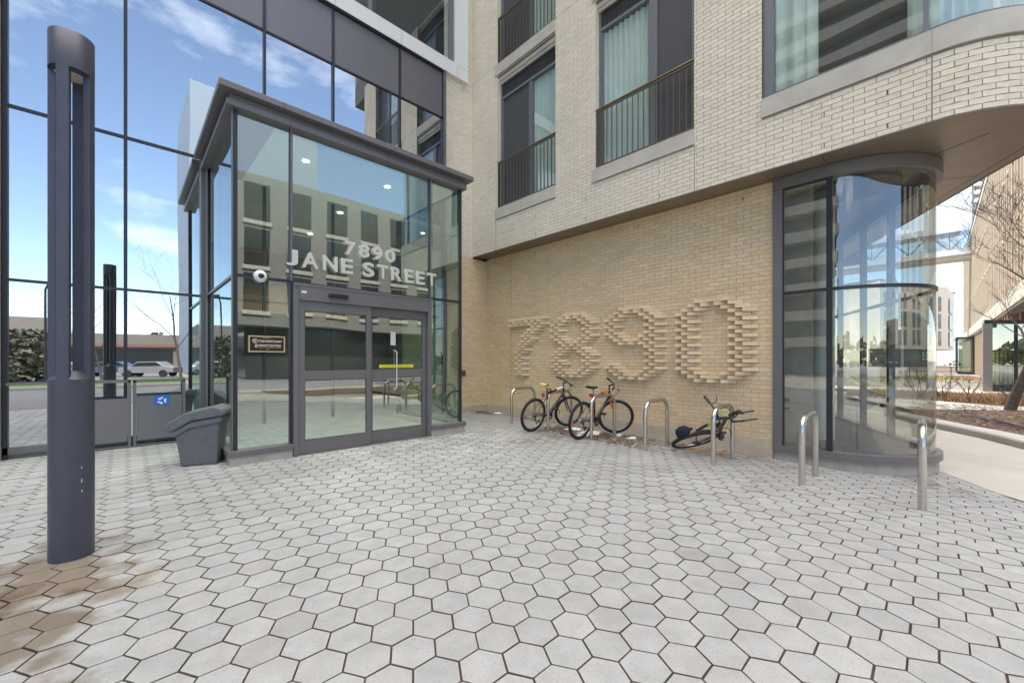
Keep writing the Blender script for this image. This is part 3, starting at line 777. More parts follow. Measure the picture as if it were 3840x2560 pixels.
for (cx, cz, r0, r1, a0, a1) in ((1.258, 1.742, .013, .021, R(-60), R(150)), (1.250, 1.738, .0, .010, 0, 2*math.pi), (1.258, 1.742, .012, .021, R(-150), R(-75))):
    n = 18
    for i in range(n):
        a = a0 + (a1 - a0) * i / n; b = a0 + (a1 - a0) * (i + 1) / n
        P_ = lambda r, t: (cx + r * math.cos(t), ty - .0004, cz + r * math.sin(t))
        m.face([P_(r0, a), P_(r0, b), P_(r1, b), P_(r1, a)][::-1] if r0 > 0 else [P_(0, a), P_(r1, b), P_(r1, a)])
m.build('emblem', M_goldt, PQ)
# dome camera
CM = thing('security_camera', 'white dome security camera on the glass left of the doors', 'security camera', (1.30, VF - .03, 2.665))
Mx = Matrix.Translation((1.302, VF - .022, 2.668)) @ Matrix.Rotation(R(90), 4, 'X')
MB().lathe([(0, .0), (.078, .0), (.080, .02), (.070, .045), (.045, .06), (.0, .064)], 0, 0, 28, M=Mx).build('housing', mat('camera_white', (.75,.75,.73), .35), CM, smooth=True)
MB().lathe([(.036, .060), (.030, .078), (.018, .088), (0, .091)], 0, 0, 20, M=Mx).build('lens', M_black, CM, smooth=True)
# outlet on the brick return
oc = thing('wall_outlet', 'small brown cover plate on the tan brick return beside the entrance', 'outlet', (6.55, VW, 1.2))
MB().box(6.50, 6.62, VW - .03, VW - .007, 1.12, 1.28).build('plate', mat('outlet_brown', (.16,.10,.06), .5), oc, bevel=.004)
MB().box(6.53, 6.59, VW - .04, VW - .03, 1.15, 1.25).build('cover', mat('outlet_dark', (.09,.06,.04), .5), oc, bevel=.003)
# black hydrant cap behind the porch
hy = thing('hose_drum', 'small black drum low on the wall behind the right side of the porch', 'drum', (5.4, 7.7, .17))
MB().lathe([(0, .15), (.11, .15), (.13, .2), (.13, .34), (.10, .39), (0, .40)], 5.36, 7.6, 20).build('body', M_black, hy, smooth=True)
MB().lathe([(0, .40), (.05, .40), (.045, .43), (0, .435)], 5.36, 7.6, 14).build('cap', M_black, hy, smooth=True)
# ------------------------------------------------------------------ low screen in front of the glass wall
SC = thing('metal_screen', 'low grey metal screen panels with a recycling sign in front of the glass wall', 'screen', (0, 8.6, .2))
ys0, ys1 = 8.60, 8.63
fr = MB()
for x in (.045, .105, .70): fr.box(x - .018, x + .018, ys0 - .01, ys1 + .02, .2, 1.235)
fr.box(-1.16, .063, ys0 - .01, ys1 + .02, 1.205, 1.24); fr.box(.087, .718, ys0 - .01, ys1 + .02, 1.205, 1.24)
fr.box(-.44, -.40, ys0 - .01, ys1 + .02, .2, 1.205)
fr.box(-.40, .027, ys0 + .0, ys1 + .02, .21, .235); fr.box(.123, .682, ys0 + .0, ys1 + .02, .21, .235)
fr.build('frame', M_grey, SC)
p1 = MB().box(-.39, .02, ys0, ys0 + .02, .30, .965).build('panel', M_span, SC)
p2 = MB().box(.13, .675, ys0, ys0 + .02, .30, .995).build('panel', M_span, SC)
m = MB(); m.box(.35, .60, ys0 - .002, ys0 + .06, .262, .298); m.box(-.39, .02, ys0 - .003, ys0 + .023, .966, .985); m.box(.13, .675, ys0 - .003, ys0 + .023, .996, 1.015)
m.build('edge_strip', M_black, SC)
M_blue = mat('recycle_blue', (.01,.14,.55), .4)
sg = MB().box(.335, .515, ys0 - .004, ys0 - .0005, .83, .985).build('recycling_sign', M_blue, SC)
m = MB()
cx, cz = .425, .903
for k in range(3):
    a = R(90 + 120 * k)
    def PT(x, y): return (cx + x * math.cos(a) - y * math.sin(a), ys0 - .0055, cz + x * math.sin(a) + y * math.cos(a))
    m.face([PT(-.044, -.050), PT(.006, -.050), PT(.006, -.026), PT(-.030, -.026)])
    m.face([PT(.006, -.062), PT(.038, -.038), PT(.006, -.014)])
m.build('recycling_arrows', M_white, sg)
# ------------------------------------------------------------------ lamp column
LP = thing('lamp_column', 'dark grey cylindrical light column with open slotted head in the left foreground', 'street lamp', (-.268, 4.12, .2))
cxp, cyp, rp = -.268, 4.12, .112
m = MB().lathe([(0, .0), (rp, .0), (rp, 1.42), (rp - .004, 1.424), (.062, 1.475), (0, 1.475)], cxp, cyp, 48); m.build('base_tube', M_pole, LP, smooth=True)
m = MB().lathe([(.0, 3.505), (rp - .012, 3.505), (rp - .012, 3.52), (rp, 3.52), (rp, 3.515), (rp, 3.765), (rp - .004, 3.77), (0, 3.77)], cxp, cyp, 48); hdp = m.build('head', M_pole, LP, smooth=True)
MB().lathe([(0, 3.500), (rp - .028, 3.500)], cxp, cyp, 32).build('lens', mat('lamp_lens', (.52,.47,.38), .4), hdp)
phi_cam = math.atan2(-cyp, -cxp)      # direction from the column to the camera
for k in range(4):
    ac = phi_cam + R(-24 + 90 * k); hw = R(16.5)
    m = MB(); n = 8; secs = []
    for i in range(n + 1):
        a = ac - hw + 2 * hw * i / n; secs.append((cxp + rp * math.cos(a), cyp + rp * math.sin(a)))
    d = Vector((math.cos(ac), math.sin(ac))); tt = Vector((-d.y, d.x)); hwid = rp * math.sin(hw)
    inner = [Vector((cxp, cyp)) + d * .070 + tt * hwid * .9, Vector((cxp, cyp)) + d * .070 - tt * hwid * .9]
    m.prism(secs + [tuple(inner[0]), tuple(inner[1])], 1.40, 3.53)
    m.build('upright', M_pole, LP)
for k, (a_, z_, h_) in enumerate(((-.42, 1.02, .010), (-.42, .93, .02), (-.43, .86, .012))):
    a2 = phi_cam - a_ ; 
    MB().obox((cxp + (rp + .0003) * math.cos(a2), cyp + (rp + .0003) * math.sin(a2), z_ - .2), (math.cos(a2), math.sin(a2), 0), (-math.sin(a2), math.cos(a2), 0), (0, 0, 1), .0005, .002, h_ * .6).build('scratch', M_white, LP)
# ------------------------------------------------------------------ grit bin
GB = thing('grit_bin', 'dark grey plastic grit bin with sloping lid beside the glass porch', 'grit bin', (.7, 6.7, .2))
bd = Vector((.365, -.145, 0)).normalized(); bn = Vector((-bd.y, bd.x, 0)); O = Vector((.505, 6.60, .2))
def bp_(x, y, z): return O + bd * x + bn * y + Vector((0, 0, z))
m = MB()
bs, bt = [(0, 0), (.385, 0), (.385, .33), (0, .33)], [(-.055, -.03), (.42, -.03), (.42, .38), (-.055, .38)]
vs = [bp_(x, y, .0) for x, y in bs] + [bp_(bt[0][0], bt[0][1], .42), bp_(bt[1][0], bt[1][1], .60), bp_(bt[2][0], bt[2][1], .60), bp_(bt[3][0], bt[3][1], .42)]
m.mesh(vs, [(0,3,2,1),(4,5,6,7),(0,1,5,4),(1,2,6,5),(2,3,7,6),(3,0,4,7)])
m.build('body', M_bin, GB, bevel=.02)
prof = [(-.15, .46), (-.08, .45), (.12, .575), (.47, .63), (.475, .67), (.45, .71), (.36, .755), (.05, .68), (-.12, .57), (-.16, .52)]
prof_rim = [(-.085, .44), (-.065, .375), (.10, .485), (.44, .55), (.445, .62), (.12, .565)]
def extr(prof, y0, y1):
    m = MB(); n = len(prof); vs = [bp_(x, y0, z) for x, z in prof] + [bp_(x, y1, z) for x, z in prof]
    m.mesh(vs, [tuple(range(n)), tuple(range(2*n - 1, n - 1, -1))] + [(i, n + i, n + (i+1) % n, (i+1) % n) for i in range(n)]); return m
extr(prof_rim, -.045, .395).build('rim', M_bin, GB, bevel=.01)
extr(prof, -.06, .41).build('lid', M_bin, GB, bevel=.018)
# ------------------------------------------------------------------ bicycle racks
def rack_pts(w_=.76, h=.82, r=.19, n=9):
    p = [(0, 0, -.25), (0, 0, h - .033 - r)]
    for i in range(1, n + 1):
        a = math.pi - (math.pi / 2) * i / n; p.append((r + r * math.cos(a), 0, h - .033 - r + r * math.sin(a)))
    for i in range(n + 1):
        a = math.pi / 2 - (math.pi / 2) * i / n; p.append((w_ - r + r * math.cos(a), 0, h - .033 - r + r * math.sin(a)))
    p.append((w_, 0, -.25)); return p
RK = [(6.244, 6.556, .121, 'steel hoop stand nearest the wall corner, left of the bicycles'),
      (6.179, 5.416, .110, 'steel hoop stand holding the maroon bicycle with yellow saddle'),
      (6.07, 4.289, .103, 'steel hoop stand holding the black and orange bicycle'),
      (5.95, 3.177, .100, 'empty steel hoop stand between the orange and the green bicycle'),
      (5.82, 2.105, .100, 'steel hoop stand with the fallen green bicycle chained to it'),
      (5.653, 1.071, .107, 'empty steel hoop stand in front of the flat pane of the glass bay'),
      (5.522, .091, .113, 'nearest steel hoop stand, seen end-on before the curved glass bay')]
me_r = MB().tube(rack_pts(), .033, 18)
me_f = MB()
for x in (0, .76): me_f.lathe([(0, .004), (.05, .004), (.05, .0), (.05, -.02)], x, 0, 20)
rk0 = None
for i, (x, y, z, lab) in enumerate(RK):
    if i == 0:
        rk0 = thing('bike_rack', lab, 'bike rack', (0, 0, 0), 'steel bicycle hoops along the brick wall')
        h_ = me_r.build('hoop', M_steel, rk0, smooth=True); 
        rk0.location = (x, y, z)
    else:
        r_ = rk0.copy(); scene.collection.objects.link(r_); r_.location = (x, y, z); r_['label'] = lab
        c_ = h_.copy(); scene.collection.objects.link(c_); c_.parent = r_; c_.matrix_parent_inverse = h_.matrix_parent_inverse.copy()
    if i == 6: r_.rotation_euler = (0, 0, R(1.2))
# ------------------------------------------------------------------ bicycles
def bicycle(name, lab, M, mf, ma, msad, steer=0, rw=.335, front=True, extra=None, grip=M_black, ms=None):
    root = bpy.data.objects.new(name, None); scene.collection.objects.link(root); root['label'] = lab; root['category'] = 'bicycle'; root['group'] = 'bicycles at the hoop stands'
    root.matrix_world = M; root.empty_display_size = .2
    def put(mb, n, mt, par=None, smooth=True):
        o = mb.build(n, mt, None, smooth=smooth); o.parent = par or root; return o
    rh = (0, 0, rw); fh = (1.05, 0, rw); bb = (.43, 0, rw - .05); st = (.33, 0, .74); ht = (.80, 0, .86); hb = (.84, 0, .74); cr_ = (.865, 0, .69)
    f = MB()
    f.tube([st, ht], .021, 10); f.tube([bb, hb], .027, 10); f.tube([bb, st], .020, 10)
    f.tube([(.80, 0, .89), (.845, 0, .71)], .022, 10); f.tube([(.39, 0, rw - .05), (.47, 0, rw - .05)], .001, 4)
    f.tube([(.43, -.035, rw - .05), (.43, .035, rw - .05)], .025, 12)
    for s in (-1, 1):
        f.tube([(0, s*.065, rw), (.25, s*.05, rw - .02), (.40, s*.03, rw - .045)], .010, 8); f.tube([(0, s*.065, rw), (.30, s*.03, .70)], .009, 8)
    put(f, 'frame', mf)
    ac = MB(); ac.tube([(.60, 0, .809), (.785, 0, .856)], .0235, 10); put(ac, 'frame_decal', ma); ac = MB(); ac.tube([(.45, 0, rw - .02), (.56, 0, .405)], .0285, 10)
    put(ac, 'frame_decal', ma)
    # seat
    sp = MB(); sp.tube([st, (.275, 0, .915)], .0135, 10); put(sp, 'seat_post', M_alu)
    sd_ = MB(); secs = [(.13, .075, .945, .025), (.18, .08, .95, .035), (.25, .055, .945, .04), (.32, .028, .94, .035), (.40, .016, .935, .025)]
    ringv = []
    for (x, hw_, z, th) in secs:
        ringv.append([(x, hw_, z), (x, hw_ * .6, z + .012), (x, 0, z + .006), (x, -hw_ * .6, z + .012), (x, -hw_, z), (x, -hw_ * .7, z - th), (x, hw_ * .7, z - th)])
    for a, b in zip(ringv[:-1], ringv[1:]):
        for k in range(7): sd_.face([a[k], a[(k+1) % 7], b[(k+1) % 7], b[k]])
    sd_.face(ringv[0]); sd_.face(ringv[-1][::-1]); so_ = put(sd_, 'saddle', msad, smooth=True)
    if msad is M_yel:
        b_ = MB(); b_.lathe([(0, -.045), (.058, -.04), (.06, 0), (.05, .016), (0, .02)], .265, 0, 14); o_ = put(b_, 'saddle_patch', M_black); o_.location = (0, 0, .945); o_.scale = (1, .9, .55)
    # steering assembly
    ax = (Vector((.80, 0, .89)) - Vector((.845, 0, .71))).normalized()
    S = Matrix.Translation((.845, 0, .71)) @ Matrix.Rotation(steer, 4, ax) @ Matrix.Translation((-.845, 0, -.71))
    fk = MB()
    for s in (-1, 1):
        fk.tube([(.865, s*.055, .66), (.95, s*.06, .50)], .016, 10); fk.tube([(.95, s*.06, .50), (1.05, s*.06, rw)], .013, 10)
    fk.tube([(.865, -.06, .665), (.865, .06, .665)], .018, 8); fk.tube([(.845, 0, .71), (.865, 0, .665)], .018, 8)
    fk.xform(S); put(fk, 'fork', ms or mf)
    hbm = MB(); hbm.tube([(.80, 0, .89), (.79, 0, .955)], .014, 8); hbm.tube([(.79, 0, .95), (.87, 0, .975)], .016, 8)
    hbm.tube([(.80, -.31, .985), (.84, -.2, .985), (.87, -.07, .975), (.87, .07, .975), (.84, .2, .985), (.80, .31, .985)], .0125, 10)
    for s in (-1, 1): hbm.tube([(.85, s*.17, .98), (.93, s*.2, .96), (.94, s*.27, .94)], .006, 6); 
    hbm.xform(S); hbo = put(hbm, 'handlebar', M_black)
    for s in (-1, 1): g_ = MB(); g_.tube([(.835, s*.21, .985), (.795, s*.33, .985)], .0185, 10); g_.xform(S); put(g_, 'grip', grip, hbo)
    cb = MB()
    for s, k in ((-1, .15), (1, .1), (1, .18)):
        cb.tube([(.90, s*.19, .95), (.98, s*.10, .93), (.99, s*.03, .86 - k*.3), (.93, 0, .77), (.86, 0, .72)], .0028, 5)
    cb.xform(S); cb.tube([(.79, 0.02, .84), (.6, .015, .79), (.36, .015, .73)], .0028, 5); put(cb, 'cable', M_black)
    # wheels
    def wheel(c, mt4, nm='wheel'):
        ty_ = MB(); n = 40
        for i in range(n):
            pass
        pts = [(c[0] + (rw - .026) * math.cos(2*math.pi*i/n), 0, c[2] + (rw - .026) * math.sin(2*math.pi*i/n)) for i in range(n)]
        ty_.tube(pts, .028, 10, closed=True)
        # tread lugs
        for i in range(72):
            a = 2*math.pi*i/72; d = Vector((math.cos(a), 0, math.sin(a))); t_ = Vector((-d.z, 0, d.x))
            for s in (-.012, .012): ty_.obox(Vector(c) + d * (rw - .002) + Vector((0, s + (.004 if i % 2 else -.004), 0)), d, (0, 1, 0), t_, .003, .007, .006)
        if mt4: ty_.xform(mt4)
        to = put(ty_, nm, M_rubber)
        rm = MB(); pts = [(c[0] + (rw - .056) * math.cos(2*math.pi*i/n), 0, c[2] + (rw - .056) * math.sin(2*math.pi*i/n)) for i in range(n)]
        rm.tube(pts, .0095, 8, closed=True)
        if mt4: rm.xform(mt4)
        put(rm, 'rim', M_alu, to)
        sk = MB()
        for i in range(32):
            a = 2*math.pi*i/32; b_ = a + (.45 if i % 4 < 2 else -.45); s = .025 if i % 2 else -.025
            sk.tube([(c[0] + .02*math.cos(b_), s, c[2] + .02*math.sin(b_)), (c[0] + (rw-.06)*math.cos(a), 0, c[2] + (rw-.06)*math.sin(a))], .0011, 3, caps=False)
        sk.tube([(c[0], -.06, c[2]), (c[0], .06, c[2])], .014, 10)
        if mt4: sk.xform(mt4)
        put(sk, 'spokes', M_alu, to)
        rf_ = MB(); rf_.obox((c[0] - .22, 0, c[2] - .02), (1,0,0), (0,1,0), (0,0,1), .012, .006, .045)
        if mt4: rf_.xform(mt4)
        if nm == 'wheel' and c[0] < .5: put(rf_, 'reflector', M_red, to)
        elif c[0] > .5: put(rf_, 'reflector', M_orange, to)
        return to
    wheel(rh, None)
    if front: wheel(fh, S)
    # drivetrain
    ck = MB(); n = 30
    Mc = Matrix.Translation((bb[0], -.05, bb[2])) @ Matrix.Rotation(R(90), 4, 'X')
    ck.lathe([(.055, -.002), (.088, -.002), (.088, .003), (.055, .003), (.055, -.002)], 0, 0, 30, M=Mc)
    for k in range(5):
        a = 2*math.pi*k/5; ck.bar((bb[0], -.052, bb[2]), (bb[0] + .06*math.cos(a), -.052, bb[2] + .06*math.sin(a)), .012, .005)
    ca = R(65)
    ck.bar((bb[0], -.07, bb[2]), (bb[0] + .17*math.cos(ca), -.075, bb[2] + .17*math.sin(ca)), .022, .012); ck.bar((bb[0], .06, bb[2]), (bb[0] - .17*math.cos(ca), .075, bb[2] - .17*math.sin(ca)), .022, .012)
    co_ = put(ck, 'crankset', M_black, smooth=False)
    pd = MB(); pd.obox((bb[0] + .17*math.cos(ca), -.125, bb[2] + .17*math.sin(ca)), (1,0,0), (0,1,0), (0,0,1), .045, .045, .012)
    put(pd, 'pedal', M_black, co_, smooth=False); pd = MB(); pd.obox((bb[0] - .17*math.cos(ca), .125, bb[2] - .17*math.sin(ca)), (1,0,0), (0,1,0), (0,0,1), .045, .045, .012); put(pd, 'pedal', M_black, co_, smooth=False)
    cs = MB(); Mr = Matrix.Translation((0, -.045, rw)) @ Matrix.Rotation(R(90), 4, 'X')
    cs.lathe([(0, -.012), (.058, -.012), (.045, .012), (.02, .02), (0, .02)], 0, 0, 24, M=Mr); put(cs, 'cassette', M_rust)
    dr = MB(); dr.bar((0.0, -.06, rw - .02), (.02, -.06, rw - .10), .02, .012); dr.bar((.02, -.06, rw - .10), (.06, -.06, rw - .17), .016, .01); put(dr, 'derailleur', M_black, smooth=False)
    chn = MB(); 
    chn.tube([(0, -.05, rw + .045), (.43, -.05, bb[2] + .085)], .004, 5); chn.tube([(.05, -.055, rw - .17), (.43, -.05, bb[2] - .085)], .004, 5); put(chn, 'chain', M_rust)
    if extra: extra(put)
    return root
def bmat(x, y, z, ang, lean=0): return Matrix.Translation((x, y, z)) @ Matrix.Rotation(ang, 4, 'Z') @ Matrix.Rotation(lean, 4, 'X')
def ex1(put):
    put(MB().box(.20, .225, -.03, .03, .70, .76), 'rear_reflector', M_red, smooth=False)
    m = MB(); m.tube([(.36 + .07*math.cos(a*.5), .02*math.sin(a*.9), .80 + .035*math.sin(a*.5 + .4)) for a in range(26)], .009, 6); put(m, 'cable_lock', M_black)
bicycle('bicycle', 'maroon bicycle with a yellow and black saddle, nearest the wall corner', bmat(5.807, 5.523, gz(5.8, 5.5) + .0, R(-1), R(9)), M_maroon, M_white, M_yel, steer=R(-22), extra=ex1)
def ex2(put):
    put(MB().box(.22, .245, -.035, .035, .76, .82), 'rear_reflector', M_red, smooth=False)
bicycle('bicycle', 'black and orange bicycle with a black saddle, middle of the three', bmat(5.90, 4.432, gz(5.9, 4.4) + .0, R(0), R(7)), M_bikeblk, M_orange, M_black, steer=R(-48), rw=.345, extra=ex2, ms=M_orange)
# third bicycle: fallen on its side, front wheel missing
Rv = Vector((.7233, -.6908, 0)); Fv = Vector((.6906, .7232, 0)); Zv = Vector((0, 0, 1))
fw = (Rv * .50 + Zv * .48 - Fv * .72).normalized()
up3 = (Rv * -.80 + Zv * .18 - Fv * .52); up3 = (up3 - fw * up3.dot(fw)).normalized(); sd3 = up3.cross(fw)
hub = Vector((0, 0, 1.55)) + (Rv * (2605 - 1920) + Zv * (1350 - 1649) + Fv * 1518) * (6.5 / 1518)
M3 = Matrix((( fw.x, sd3.x, up3.x, 0), (fw.y, sd3.y, up3.y, 0), (fw.z, sd3.z, up3.z, 0), (0, 0, 0, 1)))
org = hub - (fw * 0 + up3 * .345)
M3 = Matrix.Translation(org) @ M3
def ex3(put):
    m = MB(); m.lathe([(0, -.11), (.07, -.10), (.10, -.05), (.105, 0), (.07, .035), (0, .045)], 0, 0, 16); o = put(m, 'saddle_cover', M_cover); o.location = (.25, 0, .965); o.scale = (1.15, .85, .8)
    m = MB(); m.tube([(.88 + .10*math.cos(a*.4), .05 + .02*math.sin(a*.7), .82 + .09*math.sin(a*.4)) for a in range(17)], .006, 6); put(m, 'lime_cable', M_lime)
    m = MB(); m.tube([(1.0 + .07*math.cos(a*.5), .03*math.sin(a*.9), .72 + .05*math.sin(a*.5)) for a in range(26)], .010, 6); put(m, 'chain_lock', M_black)
bicycle('bicycle', 'black and lime bicycle without front wheel, fallen against its stand', M3, M_bikeblk, M_lime, M_black, steer=R(0), rw=.355, front=False, extra=ex3)
# ------------------------------------------------------------------ ground
def paver_mat():
    m = mat('concrete_paver', (.5,.5,.5), .8, vcol=1, noise=.06, nscale=9, bump=.25, bscale=260)
    t = m.node_tree; n = t.nodes.new; l = t.links.new; b = t.nodes['Principled BSDF']
    src = b.inputs['Base Color'].links[0].from_socket
    co = n('ShaderNodeTexCoord')
    # fine aggregate specks
    sp = n('ShaderNodeTexVoronoi'); sp.inputs['Scale'].default_value = 120; l(co.outputs['Object'], sp.inputs['Vector'])
    r1 = n('ShaderNodeValToRGB'); r1.color_ramp.elements[0].position = .08; r1.color_ramp.elements[0].color = (.22,.21,.20,1); r1.color_ramp.elements[1].position = .24; r1.color_ramp.elements[1].color = (1,1,1,1)
    l(sp.outputs['Distance'], r1.inputs[0])
    mu = n('ShaderNodeMixRGB'); mu.blend_type = 'MULTIPLY'; mu.inputs[0].default_value = 1.0; l(src, mu.inputs[1]); l(r1.outputs[0], mu.inputs[2])
    def blob(prev, c, rx, ry, ang, col, strength, ns=2.2, thr=.5):
        mpn = n('ShaderNodeMapping'); mpn.vector_type = 'POINT'
        sub = n('ShaderNodeVectorMath'); sub.operation = 'SUBTRACT'; sub.inputs[1].default_value = (c[0], c[1], 0); l(co.outputs['Object'], sub.inputs[0])
        mpn.inputs['Rotation'].default_value = (0, 0, -ang); mpn.inputs['Scale'].default_value = (1/rx, 1/ry, 0)
        rot = n('ShaderNodeMapping'); rot.inputs['Rotation'].default_value = (0, 0, -ang); l(sub.outputs[0], rot.inputs[0])
        sc_ = n('ShaderNodeMapping'); sc_.inputs['Scale'].default_value = (1/rx, 1/ry, 0); l(rot.outputs[0], sc_.inputs[0])
        ln = n('ShaderNodeVectorMath'); ln.operation = 'LENGTH'; l(sc_.outputs[0], ln.inputs[0])
        nz_ = n('ShaderNodeTexNoise'); nz_.inputs['Scale'].default_value = ns; nz_.inputs['Detail'].default_value = 5; l(co.outputs['Object'], nz_.inputs['Vector'])
        ad = n('ShaderNodeMath'); ad.operation = 'MULTIPLY_ADD'; ad.inputs[1].default_value = -3.6; ad.inputs[2].default_value = 1.85 ; l(nz_.outputs[0], ad.inputs[0])
        s2 = n('ShaderNodeMath'); s2.operation = 'ADD'; l(ln.outputs['Value'], s2.inputs[0]); l(ad.outputs[0], s2.inputs[1])
        mr = n('ShaderNodeMapRange'); mr.inputs[1].default_value = 1.1; mr.inputs[2].default_value = .45; mr.inputs[3].default_value = 0; mr.inputs[4].default_value = strength; l(s2.outputs[0], mr.inputs[0])
        mm = n('ShaderNodeMixRGB'); mm.inputs[2].default_value = (*col, 1); l(mr.outputs[0], mm.inputs[0]); l(prev, mm.inputs[1]); mm.blend_type = 'MULTIPLY'
        return mm.outputs[0]
    vg = n('ShaderNodeTexVoronoi'); vg.inputs['Scale'].default_value = 1.15; l(co.outputs['Object'], vg.inputs['Vector'])
    ng = n('ShaderNodeTexNoise'); ng.inputs['Scale'].default_value = 40; l(co.outputs['Object'], ng.inputs['Vector'])
    mg = n('ShaderNodeMath'); mg.operation = 'MULTIPLY_ADD'; mg.inputs[1].default_value = .018; l(ng.outputs[0], mg.inputs[0]); l(vg.outputs['Distance'], mg.inputs[2])
    rg = n('ShaderNodeMapRange'); rg.inputs[1].default_value = .030; rg.inputs[2].default_value = .036; rg.inputs[3].default_value = .35; rg.inputs[4].default_value = 1; l(mg.outputs[0], rg.inputs[0])
    m2 = n('ShaderNodeMixRGB'); m2.blend_type = 'MULTIPLY'; m2.inputs[0].default_value = 1; l(mu.outputs[0], m2.inputs[1]); l(rg.outputs[0], m2.inputs[2])
    lf = n('ShaderNodeTexNoise'); lf.inputs['Scale'].default_value = .9; lf.inputs['Detail'].default_value = 6; lf.inputs['Roughness'].default_value = .65; l(co.outputs['Object'], lf.inputs['Vector'])
    rl = n('ShaderNodeMapRange'); rl.inputs[1].default_value = .35; rl.inputs[2].default_value = .65; rl.inputs[3].default_value = .93; rl.inputs[4].default_value = 1.04; l(lf.outputs[0], rl.inputs[0])
    m3 = n('ShaderNodeMixRGB'); m3.blend_type = 'MULTIPLY'; m3.inputs[0].default_value = 1; l(m2.outputs[0], m3.inputs[1]); l(rl.outputs[0], m3.inputs[2])
    o = m3.outputs[0]
    o = blob(o, (-.26, 3.95), .46, .58, R(15), (.56,.44,.33), .95, 3.5)
    o = blob(o, (-.42, 3.15), .34, .62, R(25), (.52,.42,.32), .9, 5)
    o = blob(o, (6.2, 5.0), .9, .55, R(10), (.55,.48,.42), .6, 4)
    o = blob(o, (4.9, 4.8), .5, .35, R(-20), (.62,.55,.50), .55, 5)
    o = blob(o, (7.6, .15), .8, .3, R(30), (.52,.45,.40), .7, 5)
    o = blob(o, (6.9, 3.2), .35, 3.0, R(0), (.62,.56,.50), .5, 3)
    l(o, b.inputs['Base Color'])
    return m
M_paver = paver_mat()
M_joint = mat('joint_sand', (.075,.050,.032), .95, noise=.3, nscale=5)
HS = .1146
hx0, hy0 = 1.311, 1.28
pv = MB()
wl = Vector((.872, .489)); wp = Vector((7.25, -.68)); wn = Vector((wl.y, -wl.x))    # plaza edge towards the walk
g = .0024
mossy = []
for i in range(-62, 60):
    cx_ = hx0 + i * 1.5 * HS
    for j in range(-40, 48):
        cy_ = hy0 + j * math.sqrt(3) * HS + (math.sqrt(3) * HS / 2 if i % 2 else 0)
        if cy_ > 8.8 or cy_ < -5.5 or cx_ < -9 or cx_ > 8.7: continue
        if cx_ > UW + .05 and cy_ > 1.7: continue
        if (Vector((cx_, cy_)) - wp).dot(wn) > .02: continue
        if 1.15 < cx_ < 4.45 and cy_ > VF + .2: continue
        dz = random.uniform(-.0012, .0012); tx, ty2 = random.uniform(-.006, .006), random.uniform(-.006, .006); rot = random.uniform(-.008, .008)
        b_ = random.gauss(.335, .011); warm = random.uniform(-.004, .005)
        if random.random() < .04: b_ *= .92; warm += .008
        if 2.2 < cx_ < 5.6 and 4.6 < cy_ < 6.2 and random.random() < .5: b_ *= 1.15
        col = (b_ + warm - .003, b_ + .001, b_ - warm + .006)
        jx, jy = random.uniform(-.0012, .0012), random.uniform(-.0012, .0012)
        ro, ri = HS - g, HS - g - .003
        P0 = []; P1 = []
        for k in range(6):
            a = R(60 * k) + rot
            for (lst, rr_, dd) in ((P0, ro, -.013), (P1, ri, 0)):
                x = cx_ + jx + rr_ * math.cos(a); y = cy_ + jy + rr_ * math.sin(a)
                lst.append((x, y, gz(x, y) + dz + dd + (x - cx_) * tx + (y - cy_) * ty2))
        pv.face(P1, col)
        for k in range(6): pv.face([P0[k], P0[(k+1) % 6], P1[(k+1) % 6], P1[k]], (col[0]*.40, col[1]*.31, col[2]*.23))
plaza = struct(pv.build('paving', M_paver))
# sand bed between pavers
m = MB(); nx, ny = 90, 76
gx = [-9 + 17.9 * i / nx for i in range(nx + 1)]; gy = [-5.6 + 14.5 * j / ny for j in range(ny + 1)]
vs = [(x, y, gz(x, y) - .0125) for x in gx for y in gy]; fs = []
for i in range(nx):
    for j in range(ny):
        x, y = gx[i], gy[j]
        if x > 8.6 and y > 0: continue
        if (Vector((x, y)) - wp).dot(wn) > .1: continue
        fs.append((i*(ny+1)+j, (i+1)*(ny+1)+j, (i+1)*(ny+1)+j+1, i*(ny+1)+j+1))
struct(MB().mesh(vs, fs).build('joint_bed', M_joint))
# far ground
M_walk = mat('walk_concrete', (.46,.43,.385), .85, noise=.06, nscale=1.2, bump=.1, bscale=120)
M_soil = mat('mulch', (.13,.085,.055), .95, noise=.35, nscale=9, bump=.9, bscale=30)
M_asph = mat('asphalt', (.17,.17,.18), .85, noise=.1, nscale=3)
M_grass = mat('lawn', (.07,.12,.03), .9, noise=.3, nscale=4)
M_field = mat('far_ground', (.26,.25,.22), .9, noise=.1, nscale=.2)
m = MB()
GX = [-700, -9, 8.9, 700]; GY = [-700, -5.5, 9.0, 700]
for i in range(3):
    for j in range(3):
        if i == 1 and j == 1: continue
        m.face([(GX[i], GY[j], -.07), (GX[i+1], GY[j], -.07), (GX[i+1], GY[j+1], -.07), (GX[i], GY[j+1], -.07)])
struct(m.build('ground', M_field))
def sheet(name, poly, z, mt):
    return struct(MB().face([(x, y, z(x, y) if callable(z) else z) for x, y in poly]).build(name, mt))
# concrete walk beside the wedge
q0 = wp - wl * 9; q1 = wp + wl * 26
w2 = wn * 3.15
walk = MB()
def zwalk(x, y): return max(gz(min(x, 8.6), y), -.06) + .004 if x < 9 else -.045
n = 60; pr = None
for i in range(n + 1):
    a = q0.lerp(q1, i / n); b = a + wn * 3.05
    cur = ((a.x, a.y, zwalk(a.x, a.y)), (b.x, b.y, zwalk(min(b.x, 30), b.y)))
    if pr: walk.face([pr[0], pr[1], cur[1], cur[0]])
    pr = cur
walk.v = [(x, y, z) for x, y, z in walk.v]
struct(walk.build('sidewalk', M_walk))
